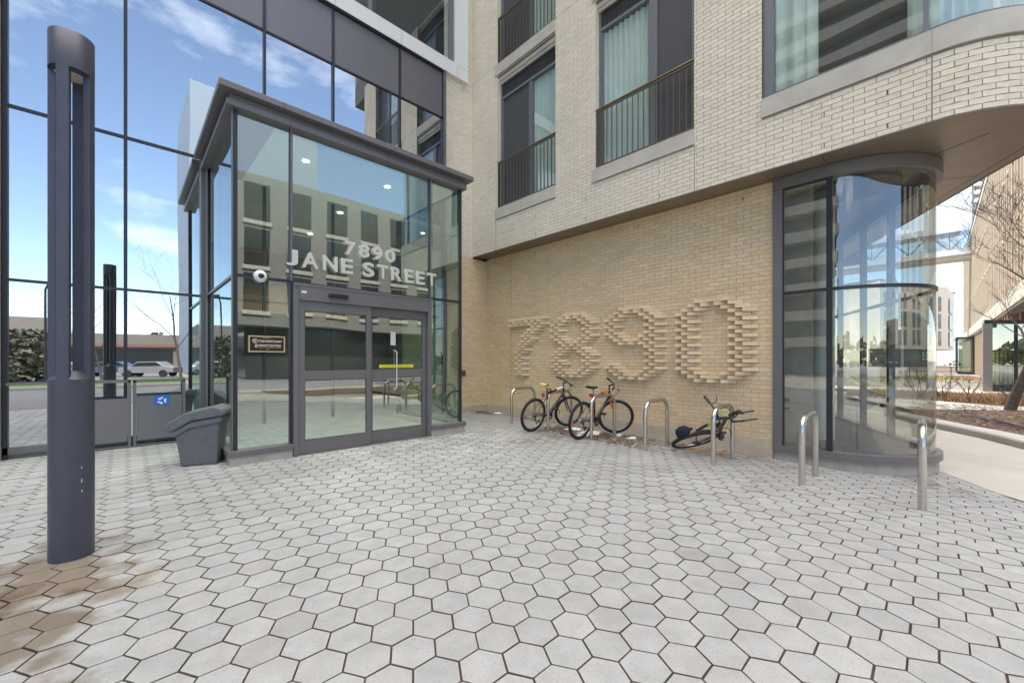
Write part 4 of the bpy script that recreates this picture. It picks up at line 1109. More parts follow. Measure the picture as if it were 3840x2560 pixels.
# curb and planting bed
cf = [(15.6, 1.02), (13.7, 0.0), (12.7, -.62), (11.65, -1.09), (10.3, -1.62), (8.2, -2.3)]
cb_ = [(17.0, .85), (14.9, -.02), (13.6, -.72), (12.3, -1.28), (10.7, -1.85), (8.4, -2.65)]
def smooth_pts(p, n=8):
    r = []
    for i in range(len(p) - 1):
        p0 = Vector(p[max(i-1, 0)]); p1 = Vector(p[i]); p2 = Vector(p[i+1]); p3 = Vector(p[min(i+2, len(p)-1)])
        for k in range(n):
            t = k / n; r.append(.5 * ((2*p1) + (-p0+p2)*t + (2*p0-5*p1+4*p2-p3)*t*t + (-p0+3*p1-3*p2+p3)*t**3))
    r.append(Vector(p[-1])); return r
cfs = smooth_pts(cf); m = MB(); pr = None
for i, p in enumerate(cfs):
    d = (cfs[min(i+1, len(cfs)-1)] - cfs[max(i-1, 0)]).normalized(); nn = Vector((-d.y, d.x))
    if nn.x < 0: nn = -nn
    nn = Vector((abs(nn.x), -abs(nn.y))).normalized()
    q = p + nn * .42
    pts4 = [(p.x, p.y, -.3), (p.x, p.y, .07), (p.x + nn.x*.03, p.y + nn.y*.03, .10), (q.x, q.y, .10), (q.x, q.y, -.3)]
    if pr:
        for k in range(4): m.face([pr[k], cur2 := pts4[k], pts4[k+1], pr[k+1]])
    pr = pts4
struct(m.build('kerb', mat('kerb_concrete', (.50,.47,.44), .8, noise=.06, nscale=2, bump=.1, bscale=80), smooth=False))
sheet('planting_bed', [(14.2, .1), (17.4, .55), (19.9, -.2), (20.0, -1.2), (24, -8), (9, -8), (8.6, -2.9), (11.9, -1.25), (13.2, -.5)], .05, M_soil)
sheet('footpath', [(17.4, .56), (21.6, 2.6), (23.2, 1.4), (21.5, -.2), (20.6, -1.35), (21.2, -2.6), (19.4, -1.9), (18.7, -1.0)], .055, mat('pale_walk', (.55,.52,.47), .85, noise=.05, nscale=1))
sheet('planting_bed', [(21.9, 2.6), (27, 3.2), (27.6, -.8), (29.5, -2.8), (26, -9), (20.9, -3.2), (20.75, -1.3), (21.7, -.2)], .045, M_soil)
sheet('footpath', [(27.1, 4), (30.2, 5), (30.8, -.3), (40, -2.9), (40, -12), (27.6, -12), (29.6, -2.8), (27.7, -.8)], .05, MATS['pale_walk'])
sheet('planting_bed', [(30.9, 4), (44, 7), (57, -2.2), (46, -2.9), (33, -2.4), (31, -1.4)], .12, M_soil)
lwl = thing('planter_wall', 'low pale concrete retaining wall beyond the orange ground cover', 'wall', (30.6, -.6, 0))
MB().obox((30.75, 1.0, .23), (.02, 1, 0), (1, -.02, 0), (0, 0, 1), 2.9, .14, .25).build('wall', M_walk, lwl, bevel=.01)
MB().obox((30.75, 1.0, .487), (.02, 1, 0), (1, -.02, 0), (0, 0, 1), 2.92, .16, .006).build('cap', M_walk, lwl)
# bench
bn_ = thing('bench', 'slatted wooden bench behind the low concrete wall', 'bench', (44, -.3, 0))
MBb = MB()
for k in range(4): MBb.box(44.0 + k*.13, 44.1 + k*.13, -1.0, 1.6, .52, .56)
for k in range(3): MBb.box(44.5, 44.53, -1.0, 1.6, .66 + k*.14, .76 + k*.14)
MBb.build('seat', mat('bench_wood', (.30,.20,.15), .7), bn_)
m = MB(); 
for y in (-.8, .4, 1.4): m.box(44.05, 44.5, y, y + .05, .1, .52); m.box(44.5, 44.54, y, y + .05, .5, 1.05)
m.build('leg', M_frame, bn_)
# irrigation pipes
for k, pts in enumerate(([(22, .5, .1), (18.5, -.15, .1), (15.8, -.55, .1), (13.5, -1.6, .1), (11.6, -2.6, .1)], [(20, -.6, .09), (17.0, -.6, .09), (14.2, -1.05, .1), (12.8, -1.75, .09)], [(15.5, -.95, .09), (13.0, -1.75, .09), (11.2, -2.35, .09)])):
    pp = []
    for i in range(len(pts) - 1):
        for t in range(6): a = Vector(pts[i]).lerp(Vector(pts[i+1]), t/6); pp.append((a.x + random.uniform(-.02, .02), a.y + random.uniform(-.015, .015), a.z))
    pp.append(pts[-1])
    o = MB().tube(pp, .011, 6).build('irrigation_pipe', M_black, smooth=True)
    tag(o, ['long black irrigation pipe across the near mulch bed', 'black irrigation pipe running through the middle of the mulch', 'short black pipe closest to the kerb in the mulch'][k], 'pipe', 'irrigation pipes in the mulch bed')
# litter and ground cover
def litter(name, region, count, z, cols, size, mt, label, cat='leaf litter'):
    m = MB()
    for _ in range(count):
        x, y = region(); zz = z(x, y); s = size * random.uniform(.5, 1.4); a = random.uniform(0, 6.28); d = Vector((math.cos(a), math.sin(a), random.uniform(-.2, .3))); e = Vector((-d.y, d.x, random.uniform(-.3, .3)))
        c = Vector((x, y, zz + random.uniform(.002, .012))); q = random.uniform(.25, .5)
        m.face([c - d*s, c - e*s*q, c + d*s, c + e*s*q], random.choice(cols))
    o = m.build(name, mt); tag(o, label, cat, kind='stuff'); return o
M_leaf = mat('dry_leaf', (.2,.12,.07), .9, vcol=1)
LC = [(.17,.10,.055),(.10,.065,.04),(.24,.16,.09),(.07,.045,.03),(.30,.21,.12)]
def r1():
    t = random.random()
    if t < .5: return random.gauss(6.55, .28), random.gauss(4.9, .5)
    if t < .72: return random.uniform(6.0, 7.2), random.gauss(3.9, .35)
    if t < .86: return 7.35 - abs(random.gauss(0, .10)), random.uniform(1.9, 8.7)
    return 7.1 - abs(random.gauss(0, .15)), random.gauss(8.4, .2)
def r1c():
    while True:
        x, y = r1()
        if x < 7.34 and y < 8.73: return x, y
litter('leaf_litter', r1c, 3200, gz, LC, .030, M_leaf, 'brown leaf litter scattered round the bicycles and along the wall')
def r2(): return 6.95 + random.gauss(0, .12), 2.55 + random.gauss(0, .18)
litter('dry_grass_litter', r2, 220, gz, [(.36,.24,.11),(.28,.18,.08),(.42,.30,.16)], .05, M_leaf, 'straw coloured grass heap under the fallen green bicycle')
def rb():
    while True:
        x, y = random.uniform(10.5, 24), random.uniform(-4.5, .6)
        c = Vector((x, y)) - Vector((11.9, -1.25))
        if c.dot(Vector((.47, -.88))) > .1 and x < 20.4: return x, y
litter('mulch_chips', rb, 4500, lambda x, y: .055, [(.20,.12,.07),(.11,.07,.045),(.28,.18,.11),(.33,.25,.17),(.08,.05,.035)], .05, M_leaf, 'bark chips and dead leaves covering the near planting bed', 'mulch')
def rc():
    return random.uniform(21.4, 26.8), random.uniform(-2.6, 2.2)
m = MB()
for _ in range(3600):
    x, y = rc(); hh = random.uniform(.08, .30); a = random.uniform(0, 6.28); dx, dy = math.cos(a)*.05, math.sin(a)*.05; lx, ly = random.gauss(0, .07), random.gauss(0, .07)
    m.face([(x - dx*.3, y - dy*.3, .04), (x + dx*.3, y + dy*.3, .04), (x + lx + dx, y + ly + dy, .04 + hh)], random.choice([(.38,.22,.10),(.45,.29,.13),(.28,.15,.07),(.46,.34,.20),(.22,.12,.07)]))
tag(m.build('ground_cover', M_leaf), 'orange brown winter ground cover between the two footpaths', 'ground cover', kind='stuff')
m = MB()
for _ in range(900):
    x, y = random.uniform(32, 44), random.uniform(-1.6, 1.5); hh = random.uniform(.1, .45); lx, ly = random.gauss(0, .12), random.gauss(0, .12)
    m.face([(x, y - .04, .12), (x, y + .04, .12), (x + lx, y + ly, .12 + hh)], random.choice([(.45,.38,.12),(.35,.28,.10),(.30,.18,.10),(.22,.24,.08)]))
tag(m.build('ornamental_grass', M_leaf), 'tufts of yellowish grass in the bed behind the low wall', 'grass', kind='stuff')
# snow remnants
M_snow = mat('old_snow', (.78,.79,.80), .8, noise=.1, nscale=20, bump=.6, bscale=40)
SNOW = [(6.85, 5.28, .26, .13), (6.75, 4.78, .34, .15), (7.05, 4.35, .16, .08), (6.3, 4.65, .2, .07), (7.2, 8.1, .15, .09), (6.95, 3.98, .14, .05)]
for k, (x, y, sx, sy) in enumerate(SNOW):
    m = MB(); n = 18; rings = 5; rs = [[1 + .25*math.sin(3*a_*6.28/n + k) + random.uniform(-.12, .12) for a_ in range(n)]][0]
    prev = None
    for q in range(rings + 1):
        f_ = q / rings; row = []
        for a_ in range(n):
            rr_ = rs[a_] * f_; xx = x + sx * rr_ * math.cos(2*math.pi*a_/n); yy = y + sy * rr_ * math.sin(2*math.pi*a_/n) * 1.3
            xx = min(xx, 7.33)
            row.append((xx, yy, gz(xx, yy) + .035 * (1 - f_**2) * random.uniform(.8, 1.2) - .004 * f_))
        if prev:
            for a_ in range(n): m.face([prev[a_], prev[(a_+1) % n], row[(a_+1) % n], row[a_]])
        prev = row
    tag(m.build('snow_patch', M_snow, smooth=True), ['melting snow patch under the maroon bicycle', 'largest melting snow patch, by the orange bicycle rear wheel', 'small snow patch at the foot of the wall behind the orange bicycle', 'thin snow smear before the orange bicycle', 'last scrap of snow in the wall corner', 'thin snow scrap right of the orange bicycle front wheel'][k], 'snow', 'melting snow patches on the paving')
# ------------------------------------------------------------------ bare trees
M_bark = mat('bark', (.11,.085,.065), .9, noise=.25, nscale=12, bump=.6, bscale=25)
def bare_tree(name, lab, cat, base, lean, height, r0, levels, seed, spread=.6, first=.35, nb=7, group=None, bias=None, twig=.004):
    rnd = random.Random(seed); root = thing(name, lab, cat, base, group); tr_ = MB(); br = MB()
    def grow(p, d, ln, r, lv, mb):
        segs = 5 if lv else 8; pts = [p]; rr_ = [r]; cur = p.copy(); dd = d.copy(); nodes = []
        for i in range(segs):
            dd = (dd + Vector((rnd.gauss(0, .10), rnd.gauss(0, .10), rnd.gauss(.03, .06)))).normalized(); cur = cur + dd * ln / segs
            pts.append(cur.copy()); rr_.append(max(r * (1 - .75 * (i + 1) / segs), twig)); nodes.append((cur.copy(), dd.copy(), rr_[-1], (i + 1) / segs))
        mb.tube(pts, rr_, 8 if lv == 0 else 5 if lv < 2 else 3, caps=False)
        if lv < levels:
            cnt = nb if lv == 0 else rnd.randint(4, 6)
            for k in range(cnt):
                fr_ = first + (1 - first) * (k + rnd.random()) / cnt if lv == 0 else .2 + .8 * (k + rnd.random()) / cnt
                idx = min(int(fr_ * segs), segs - 1); q, qd, qr, _ = nodes[idx]
                a = rnd.uniform(0, 6.28) if lv else k * 2.4 + rnd.random(); side = Vector((math.cos(a), math.sin(a), 0))
                if bias: side = (side + Vector(bias) * .7).normalized()
                nd = (qd * (1 - spread) + side * spread + Vector((0, 0, .25))).normalized()
                grow(q, nd, ln * rnd.uniform(.45, .65) * (1.1 - .4 * fr_ if lv == 0 else 1), max(qr * .55, twig), lv + 1, br)
    grow(Vector(base), Vector(lean).normalized(), height, r0, 0, tr_)
    tr_.build('trunk', M_bark, root, smooth=True); br.build('branches', M_bark, root)
    return root
bare_tree('bare_tree', 'leafless young tree leaning right in the mulch bed at the right edge', 'tree', (19.2, -1.53, .03), (.27, -.26, 1.9), 4.5, .13, 4, 5, spread=.56, first=.30, nb=7, bias=(-.3, .35, 0), twig=.004)
for k, (x, y, h_, lab) in enumerate(((23.2, -.18, 1.2, 'bare shrub in the orange ground cover, beside the glass bay'), (25.0, -.94, 1.15, 'bare shrub in the middle of the orange ground cover'), (20.9, -1.75, 1.5, 'bare shrub just right of the leaning tree'), (22.6, .45, 1.9, 'bare shrub partly behind the glass bay'))):
    root = thing('bare_shrub', lab, 'shrub', (x, y, .04), 'leafless shrubs in the beds'); m = MB(); rnd = random.Random(k + 50)
    for s_ in range(6):
        def g2(p, d, ln, r, lv):
            q = p + d * ln; mid = p + d * ln * .5 + Vector((rnd.gauss(0, .04), rnd.gauss(0, .04), 0)) * ln
            m.tube([p, mid, q], [r, r * .8, r * .55], 4, caps=False)
            if lv < 3:
                for _ in range(rnd.randint(2, 3)): g2(q if rnd.random() < .6 else mid, (d + Vector((rnd.gauss(0, .5), rnd.gauss(0, .5), rnd.gauss(.1, .25)))).normalized(), ln * .62, r * .6, lv + 1)
        a = s_ * 1.05; g2(Vector((x, y, .02)), Vector((math.cos(a) * .55, math.sin(a) * .55, 1)).normalized(), h_ * .42, .016, 0)
    m.build('stems', M_bark, root)
# ------------------------------------------------------------------ building across the walk (right background)
M_brickR = mat('far_brick', (.50,.39,.26), .85, noise=.08, nscale=.9)
def brick_shader(m, c1, c2, cm, scale=1.0, rotx=0):
    t = m.node_tree; n = t.nodes.new; l = t.links.new; b = t.nodes['Principled BSDF']
    co = n('ShaderNodeTexCoord'); sx = n('ShaderNodeSeparateXYZ'); cb3 = n('ShaderNodeCombineXYZ'); ad = n('ShaderNodeMath'); ad.operation = 'ADD'
    l(co.outputs['Object'], sx.inputs[0]); l(sx.outputs[0], ad.inputs[0]); l(sx.outputs[1], ad.inputs[1]); l(ad.outputs[0], cb3.inputs[0]); l(sx.outputs[2], cb3.inputs[1])
    br = n('ShaderNodeTexBrick'); br.inputs['Scale'].default_value = scale; br.inputs['Brick Width'].default_value = .2227; br.inputs['Row Height'].default_value = .0697; br.inputs['Mortar Size'].default_value = .006
    br.inputs['Color1'].default_value = (*c1, 1); br.inputs['Color2'].default_value = (*c2, 1); br.inputs['Mortar'].default_value = (*cm, 1)
    l(cb3.outputs[0], br.inputs['Vector']); l(br.outputs[0], b.inputs['Base Color'])
brick_shader(M_brickR, (.22,.145,.07), (.27,.185,.095), (.11,.075,.04))
M_fin = mat('cream_fin', (.42,.365,.29), .7, noise=.04, nscale=1)
M_brown = mat('brown_panel', (.20,.12,.08), .6)
M_farglass = mat('far_glass', (.03,.036,.04), .12, metal=0, spec=.35)
VR = -2.9
RB = thing('brick_building', 'long sunlit tan brick building with cream vertical fins on the right', 'building', (60, -4, 0))
wl_ = MB(); wl_.box(24, 92, VR - 12, VR - .07, 5.3, 16.2); wlo = wl_.build('wall', M_brickR, RB)
m = MB(); m.box(23.9, 92.1, VR - 12.1, VR + .06, 16.2, 16.75); m.box(23.9, 92.1, VR - 12.1, VR + .12, 4.45, 5.3); m.box(24, 92, VR - 3, VR + .04, 4.35, 4.45)
m.build('band', M_fin, RB)
m = MB(); m.box(23.8, 92.2, VR - 12.2, VR + .12, 16.751, 16.85); m.build('parapet_cap', M_frame, RB)
x = 24.2; k = 0
while x < 90:
    MB().box(x, x + 1.0, VR - .0695, VR, 5.3, 16.2).build('pier', M_brickR, RB)
    MB().box(x + 1.0, x + 1.2, VR - .0695, VR + .018, 5.3, 16.2).build('fin', M_fin, RB); MB().box(x + 2.05, x + 2.25, VR - .0695, VR + .018, 5.3, 16.2).build('fin', M_fin, RB)
    for f_ in range(3):
        z0 = 5.45 + f_ * 3.6
        wo_ = MB().box(x + 1.2, x + 2.05, VR - .08, VR - .045, z0 + .9, z0 + 3.0).build('window', M_farglass, RB)
        MB().box(x + 1.2, x + 2.05, VR - .08, VR - .03, z0 + .1, z0 + .9).build('panel', M_brown, wo_)
        MB().mesh([(x + 1.2, VR - .06, z0 - .3), (x + 2.05, VR - .06, z0 - .3), (x + 2.05, VR - .06, z0 + .1), (x + 1.2, VR - .06, z0 + .1), (x + 1.2, VR + .04, z0 - .3), (x + 2.05, VR + .04, z0 - .3), (x + 2.05, VR + .04, z0 - .15), (x + 1.2, VR + .04, z0 - .15)], [(4,5,6,7),(7,6,2,3),(0,4,7,3),(5,1,2,6),(0,1,5,4)]).build('sill', M_fin, wo_)
    x += 2.25; k += 1
# ground floor: recessed fins and glass corner boxes
m = MB(); m.box(38, 78, VR - 3, VR - .55, 0, 4.35); m.build('base_wall', M_brown, RB)
m = MB(); x = 39
while x < 78: m.box(x, x + .42, VR - .55, VR - .12, 0, 4.35); x += 1.35
m.build('base_fins', mat('tan_fin', (.34,.25,.16), .8), RB)
gbx = [(29.9, -1.75), (31.9, -3.55), (38, -3.4), (38, -2.2), (31.0, -1.85)]
m = MB(); m.prism(gbx, .06, .28); m.prism([(29.75, -1.6), (32.0, -3.7), (38.2, -3.6), (38.2, -1.95), (31, -1.6)], 3.3, 3.48)
for (x, y) in ((29.95, -1.78), (31.85, -3.5), (30.9, -2.65)): m.prism([(x - .06, y - .06), (x + .06, y - .06), (x + .06, y + .06), (x - .06, y + .06)], .28, 3.3)
a = Vector((29.93, -1.77)); b = Vector((31.87, -3.52)); m.bar((a.x, a.y, 2.0), (b.x, b.y, 2.0), .06, .06); m.bar((a.x, a.y, .33), (b.x, b.y, .33), .08, .1)
m.build('glass_box_frame', M_frame, RB)
d = (b - a).normalized(); 
M_farpane = glass('far_pane', (.55,.6,.5), .3, (1, 1, 1), .01, .4)
m = MB(); m.obox(((a.x + b.x)/2, (a.y + b.y)/2, 1.8), (d.x, d.y, 0), (-d.y, d.x, 0), (0, 0, 1), (b - a).length / 2 - .05, .01, 1.48); m.obox((34.5, -1.93, 1.8), (1, -.03, 0), (.03, 1, 0), (0, 0, 1), 3.5, .01, 1.48)
m.build('glass_box_panes', M_farpane, RB)
m = MB()
for i in range(9):
    c = a.lerp(b, .25 + .085 * i) + Vector((.5, .3)) * .9; m.box(c.x, c.x + .08, c.y - .05, c.y + .05, .3, 3.25)
m.build('glass_box_blinds', mat('lime_blind', (.62,.66,.36), .8), RB)
m = MB(); m.box(33.2, 37.8, -3.2, -2.4, .28, 3.3); m.build('glass_box_core', M_dark, RB)
m = MB(); m.box(69.5, 76.5, -3.2, -1.7, 0, .2); m.box(69.4, 76.6, -3.2, -1.6, 4.0, 4.2)
for x, y in ((69.6, -1.75), (69.6, -3.0), (72.5, -1.75)): m.box(x, x + .2, y, y + .12, .2, 4.0)
m.build('entrance_frame', M_frame, RB)
m = MB(); m.box(69.7, 76.4, -1.76, -1.74, .2, 4); m.box(69.65, 69.67, -3.0, -1.8, .2, 4); m.build('entrance_panes', M_farpane, RB)
# wall lamps strip beside the box
m = MB(); m.prism([(29.6, -1.55), (29.9, -1.55), (29.9, -1.85), (29.6, -1.85)], 0, 3.28); m.build('corner_pier', M_grey, RB)
# skybridge
SK = thing('skybridge', 'white glazed footbridge spanning high between the buildings', 'bridge', (72, 3, 14))
bx = 71.5; m = MB(); m.box(bx, bx + 3, VR, 22, 14.05, 14.75); m.box(bx, bx + 3, VR, 22, 16.85, 17.6)
m.build('deck_and_roof', mat('bridge_white', (.60,.62,.64), .5), SK)
m = MB(); m.box(bx + .2, bx + 2.8, VR, 22, 13.62, 14.049); m.build('underside', M_stone, SK)
m = MB(); y = VR; k = 0
while y < 21:
    m.box(bx - .02, bx + .03, y, y + .06, 14.75, 16.85)
    y += 1.75
m.build('mullions', MATS['recycle_blue'] if False else mat('bridge_blue', (.05,.10,.19), .4), SK)
m = MB(); y = VR; k = 0
while y < 21:
    a_, b_ = (14.75, 16.85) if k % 2 else (16.85, 14.75); m.bar((bx + .5, y, a_), (bx + .5, y + 1.75, b_), .16, .16); y += 1.75; k += 1
m.build('truss', mat('truss_grey', (.50,.53,.57), .5), SK)
MB().box(bx + .0, bx + .012, VR, 22, 14.75, 16.85).build('pane', glass('bridge_glass', (.80,.9,.97), .35, (1,1,1)), SK)
# background buildings
def at(px, py, F):      # point on the view ray of a photograph position, F metres deep (used to place far buildings at their own distance)
    k = F / 1518; p = Rv * ((px - 1920) * k) + Fv * F; return Vector((p.x, p.y, 1.55 + (1350 - py) * k))
MBD = thing('cream_building', 'cream four-storey building beyond the skybridge', 'building', tuple(at(3540, 1420, 105)))
pa = at(3300, 1050, 93); pb = at(3556, 1100, 103); pc = at(3580, 1105, 112); ztop = pa.z
def wall_seg(mb, p, q, z0, z1, th=.3, off=0):
    d = Vector((q.x - p.x, q.y - p.y, 0)); ln = d.length; d.normalize(); nn = Vector((-d.y, d.x, 0))
    if nn.dot(Vector((p.x, p.y, 0))) > 0: nn = -nn
    c = (Vector((p.x, p.y, 0)) + Vector((q.x, q.y, 0))) / 2 + nn * off
    mb.obox((c.x, c.y, (z0 + z1) / 2), d, nn, (0, 0, 1), ln / 2, th / 2, (z1 - z0) / 2)
def lerpv(p, q, t): return Vector((p.x + (q.x - p.x) * t, p.y + (q.y - p.y) * t, 0))
m = MB(); wall_seg(m, pa, pb, 4.2, ztop, 8, -4); wall_seg(m, pb, pc, 4.2, ztop, 6, -3.2); m.build('wall', mat('pink_cream', (.62,.53,.43), .8), MBD)
m = MB(); wall_seg(m, pa, pc, ztop, ztop + .25, 8, -3.8); m.build('parapet_cap', M_frame, MBD)
wn_ = MB(); wp_ = MB()
for f_ in range(3):
    z0 = 5.2 + f_ * 4.3
    for t in (.05, .12, .25, .32, .45, .52, .70, .84):
        wn_ = MB(); wp_ = MB(); wall_seg(wn_, lerpv(pa, pb, t), lerpv(pa, pb, t + .04), z0 + 1.3, z0 + 3.6, .1, .03); wo_ = wn_.build('window', M_farglass, MBD); wall_seg(wp_, lerpv(pa, pb, t), lerpv(pa, pb, t + .04), z0, z0 + 1.3, .1, .03); wp_.build('panel', M_brown, wo_)
    wn_ = MB(); wall_seg(wn_, lerpv(pb, pc, .12), lerpv(pb, pc, .62), z0, z0 + 3.6, .1, .03); wn_.build('window', M_farglass, MBD)
m = MB(); wall_seg(m, pa, lerpv(pa, pb, .93) + Vector((0, 0, 0)), 0, 4.25, .6, -2); m.build('ground_floor', M_frame, MBD)
m = MB()
for t in (.72, .77, .82):
    for z in (1.6, 2.4, 3.1): wall_seg(m, lerpv(pa, pb, t), lerpv(pa, pb, t + .03), z, z + .45, .1, -1.6)
m.build('sign_marks', M_white, MBD)
LT = thing('lattice_building', 'distant white building with a grid of narrow dark windows', 'building', tuple(at(3595, 1420, 170)))
pd_ = at(3574, 1172, 168); pe = at(3625, 1180, 172)
m = MB(); wall_seg(m, pd_, pe, 0, pd_.z - .5, 1, -1); m.build('glazing', M_farglass, LT)
m = MB(); H_ = pd_.z
for i in range(13): wall_seg(m, lerpv(pd_, pe, i / 12.3), lerpv(pd_, pe, i / 12.3 + .034), 3.5, H_, .4, 0)
for z in (3.5, 8, 12.5, 17): wall_seg(m, pd_, pe, z, z + .7, .5, 0)
m.build('grid', M_white, LT)
TW = thing('balcony_tower', 'pale tower with stacked balconies rising behind the tan brick building', 'building', tuple(at(3680, 1420, 150)))
pt = at(3652, 640, 150); pu_ = at(3800, 640, 160)
m = MB(); wall_seg(m, pt, pu_, 0, 95, 14, -7.5); m.build('wall', mat('tower_glass', (.42,.45,.47), .4), TW)
m = MB()
for i in range(32): wall_seg(m, pt, lerpv(pt, pu_, .5), i * 3, i * 3 + 1.2, 1.6, .7)
m.build('balconies', M_white, TW)
m = MB(); p_ = at(3500, 1385, 150)
wall_seg(m, at(3500, 1385, 210), at(3640, 1385, 210), 0, 12, 2); m.build('rear_wall', M_brown, MBD)
def car(name, lab, x, y, ang, body, L_=4.4):
    t = thing(name, lab, 'car', (0, 0, 0), 'cars parked across the street')
    m = MB(); s = .5
    prof = [(-2.2, .35), (-2.2, .85), (-1.3, .95), (-.7, 1.42), (.9, 1.45), (1.5, 1.0), (2.2, .9), (2.25, .4)]
    n = len(prof); vs = [(a_, -.85, z) for a_, z in prof] + [(a_, .85, z) for a_, z in prof]
    m.mesh(vs, [tuple(range(n)), tuple(range(2*n-1, n-1, -1))] + [(i, n+i, n+(i+1) % n, (i+1) % n) for i in range(n)]); m.build('body', body, t, bevel=.05)
    m = MB(); pr_ = [(-1.15, .98), (-.65, 1.36), (.85, 1.38), (1.3, 1.03)]
    for sy in (-.856, .856): m.face([(a_, sy, z) for a_, z in pr_])
    m.build('side_glass', M_farglass, t)
    for wx in (-1.4, 1.4):
        for wy in (-.8, .8):
            Mw = Matrix.Translation((wx, wy, .33)) @ Matrix.Rotation(R(90), 4, 'X'); MB().lathe([(0, -.1), (.33, -.1), (.33, .1), (0, .1)], 0, 0, 18, M=Mw).build('wheel', M_rubber, t)
    t.location = (x, y, -.02); t.rotation_euler = (0, 0, ang); return t
mat('car_silver', (.35,.36,.37), .3, metal=.4); M_carw = mat('car_white', (.7,.7,.7), .3); M_carr = mat('car_red', (.45,.03,.03), .3); M_carb = mat('car_blue', (.06,.10,.2), .3)
ck_ = at(3570, 1400, 125)
car('parked_car', 'small white car parked far off between the buildings', ck_.x, ck_.y, R(-45), M_carw)['group'] = ''
# ------------------------------------------------------------------ street behind the camera (seen in the glass)
sheet('road', [(-120, -26), (120, -26), (120, -13), (-120, -13)], -.06, M_asph)
sheet('lane_marking', [(-40, -19.6), (-30, -19.6), (-30, -19.45), (-40, -19.45)], -.055, M_white)
for k in range(9): sheet('lane_marking', [(-26 + k*6, -19.6), (-23 + k*6, -19.6), (-23 + k*6, -19.45), (-26 + k*6, -19.45)], -.055, M_white)
sheet('lawn', [(-120, -31), (4, -31), (4, -26.2), (-120, -26.2)], -.05, M_grass)
sheet('car_park', [(-120, -70), (4, -70), (4, -31.2), (-120, -31.2)], -.055, M_asph)
for k, (x, y, mt_, lb) in enumerate(((-11, -34, M_carb, 'navy'), (-4.5, -36, MATS['car_silver'], 'silver'), (-1, -39, M_carb, 'blue'), (1.8, -35, MATS['car_silver'], 'grey'), (-16, -37, M_carb, 'dark blue'))):
    car('parked_car', lb + ' car parked across the street in the car park row', x, y, R(10 * k), mt_)
NB = thing('low_building', 'long low building with red band across the car park', 'building', (-6, -60, 0))
M_fw = mat('faded_wall', (.20,.18,.16), .8)
m = MB(); m.box(-14, 6, -72, -60, 0, 5.2); m.build('wall', M_fw, NB); m = MB(); m.box(-14, 6, -59.98, -59.5, 3.4, 3.8); m.build('red_band', mat('faded_red', (.22,.12,.10), .6), NB); m = MB(); m.box(-13, 5, -59.99, -59.9, .4, 3.0); m.build('windows', M_farglass, NB)
NB2 = thing('low_building', 'grey slab block on the far side of the car park', 'building', (-20, -95, 0))
MB().box(-32, -9, -105, -90, 0, 9).build('wall', MATS['faded_wall'], NB2)
OB = thing('brick_building', 'brick building facing the entrance across the street', 'building', (18, -30, 0))
M_brickO = mat('shaded_brick', (.2,.2,.18), .9); brick_shader(M_brickO, (.25,.245,.215), (.28,.27,.235), (.17,.165,.145))  # shade put into the brick colour, so this facade looks unlit
m = MB(); m.box(5.6, 34, -38, -24, 4.3, 16); m.build('wall', M_brickO, OB)
wi = MB(); ra = MB(); sl2 = MB()
for f_ in range(3):
    for c_ in range(9):
        x = 6.6 + c_ * 3.0; z = 5.4 + f_ * 3.5
        wo_ = MB().box(x, x + 1.7, -24.02, -23.95, z, z + 2.9).build('window', M_farglass, OB); MB().box(x - .1, x + 1.8, -24.0, -23.85, z - .3, z).build('sill', M_stone, wo_)
        ra = MB(); ra.box(x, x + 1.7, -23.9, -23.87, z + 1.05, z + 1.12)
        for q in range(12): ra.box(x + q*.145, x + q*.145 + .035, -23.9, -23.87, z, z + 1.05)
        ra.build('railing', M_railing, wo_)
m = MB(); m.box(7, 33, -36, -26, 0, 4.3); m.build('ground_floor', M_farglass, OB)
GT = thing('grey_tower', 'pale grey tower behind the brick building across the street', 'building', (12, -46, 0))
MB().box(5.2, 17, -54, -40, 0, 33).build('wall', mat('tower_grey', (.26,.31,.38), .6), GT)
M_hedge = mat('evergreen', (.05,.065,.035), .9, vcol=1)
def bush(name, lab, c, r, h, cnt, cols, grp):
    m = MB(); rnd = random.Random(int(c[0] * 7))
    for _ in range(cnt):
        a = rnd.uniform(0, 6.28); q = rnd.random() ** .5; zz = rnd.random(); rr_ = r * q * math.sqrt(max(.05, 1 - (zz - .4)**2 * 2)); x, y, z = c[0] + rr_*math.cos(a), c[1] + rr_*math.sin(a), h * zz
        d = Vector((rnd.gauss(0, 1), rnd.gauss(0, 1), rnd.gauss(0, 1))).normalized() * .22; e = d.cross(Vector((rnd.gauss(0, 1), rnd.gauss(0, 1), 1))).normalized() * .16; p = Vector((x, y, z))
        m.face([p - d, p - e, p + d, p + e], rnd.choice(cols))
    o = thing(name, lab, 'tree', (c[0], c[1], 0), grp); m.build('crown', M_hedge, o); MB().tube([(c[0], c[1], 0), (c[0], c[1], h * .6)], [.12, .05], 6).build('trunk', M_bark, o)
GC = [(.09,.10,.07),(.12,.12,.08),(.15,.135,.11),(.07,.08,.055)]
bush('evergreen_tree', 'broad dark evergreen across the street, left of the car park', (-5.2, -29, 0), 2.0, 3.8, 1100, GC, 'evergreens across the street')
bush('evergreen_tree', 'smaller dark evergreen behind the lawn strip', (-9.5, -30, 0), 2.6, 3.0, 1200, GC, 'evergreens across the street')
bare_tree('bare_tree', 'leafless tree on the lawn across the street', 'tree', (3.5, -28, 0), (.02, 0, 1), 7, .12, 3, 11)
bare_tree('bare_tree', 'second leafless tree far down the lawn', 'tree', (-1.4, -29, 0), (.02, 0, 1), 6, .1, 3, 12)
SLm = thing('street_lamp', 'tall grey street lamp across the road', 'street lamp', (-4.2, -27, 0))
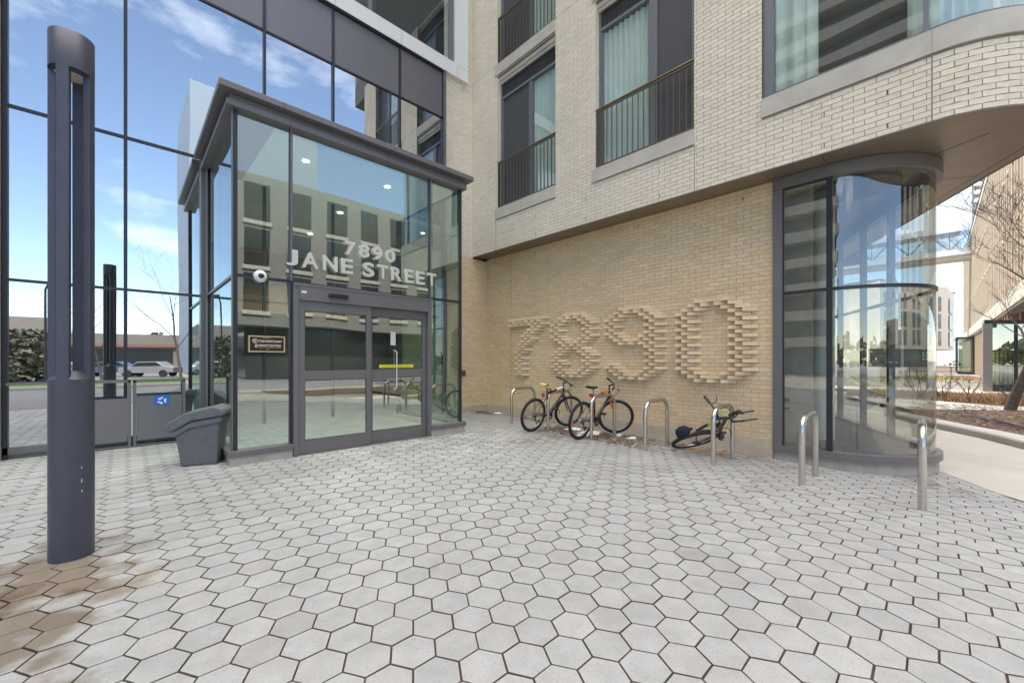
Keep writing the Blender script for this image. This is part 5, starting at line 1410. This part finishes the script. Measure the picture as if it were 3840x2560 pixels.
MB().tube([(-4.2, -27, 0), (-4.2, -27, 6.6), (-4.0, -26.4, 7.0), (-3.7, -25.8, 7.1)], [.09, .06, .05, .04], 8).build('pole', M_frame, SLm); MB().box(-3.9, -3.5, -25.9, -25.2, 7.04, 7.16).build('head', M_frame, SLm)
# mound bed seen in the porch glass
sheet('planting_bed', [(5, -11.5), (20, -9.5), (20, -5.8), (5, -7.5)], -.05, M_soil)

OT = thing('balcony_tower', 'tall dark tower with long horizontal balconies across the forecourt', 'building', (-45, 8, 0))
MB().box(-60, -42, -4, 26, 0, 44).build('wall', mat('tower_dark', (.22,.24,.24), .5), OT)
for k in range(13): MB().box(-42, -40.2, -4, 26, 3 + k*3, 4.1 + k*3).build('balcony', M_stone, OT)
m = MB(); rnd = random.Random(3)
for _ in range(5200):
    x = rnd.uniform(-110, 110); h = 5.5 + 2.2*math.sin(x*.11) + 1.5*math.sin(x*.37); y = -118 - rnd.random()*9; z = h * rnd.random()**.7
    d = Vector((rnd.gauss(0, 1), rnd.gauss(0, 1), rnd.gauss(0, 1))).normalized()*1.1; e = Vector((-d.z, d.x, d.y))*.8; p = Vector((x, y, z))
    m.face([p-d, p-e, p+d, p+e], rnd.choice(GC + [(.16,.14,.12)]))
for _ in range(3000):
    y = rnd.uniform(-118, 70); h = 6.5 + 2.2*math.sin(y*.11) + 1.5*math.sin(y*.37); x = -125 - rnd.random()*9; z = h * rnd.random()**.7
    d = Vector((rnd.gauss(0, 1), rnd.gauss(0, 1), rnd.gauss(0, 1))).normalized()*1.2; e = Vector((-d.z, d.x, d.y))*.8; p = Vector((x, y, z))
    m.face([p-d, p-e, p+d, p+e], rnd.choice(GC + [(.16,.14,.12)]))
tag(m.build('far_trees', M_hedge), 'distant belt of bare and evergreen trees far beyond the car park', 'trees', kind='stuff')

sheet('driveway', [(-60, .3), (.4, .3), (2.2, -3.4), (2.4, -10.4), (-60, -10.4)], .207, M_asph)
struct(MB().box(-60, 2.4, -10.7, -10.4, .0, .33).build('kerb', MATS['kerb_concrete']))
sheet('lawn', [(-60, -10.7), (2.4, -10.7), (2.4, -14.5), (-60, -14.5)], .31, M_grass)
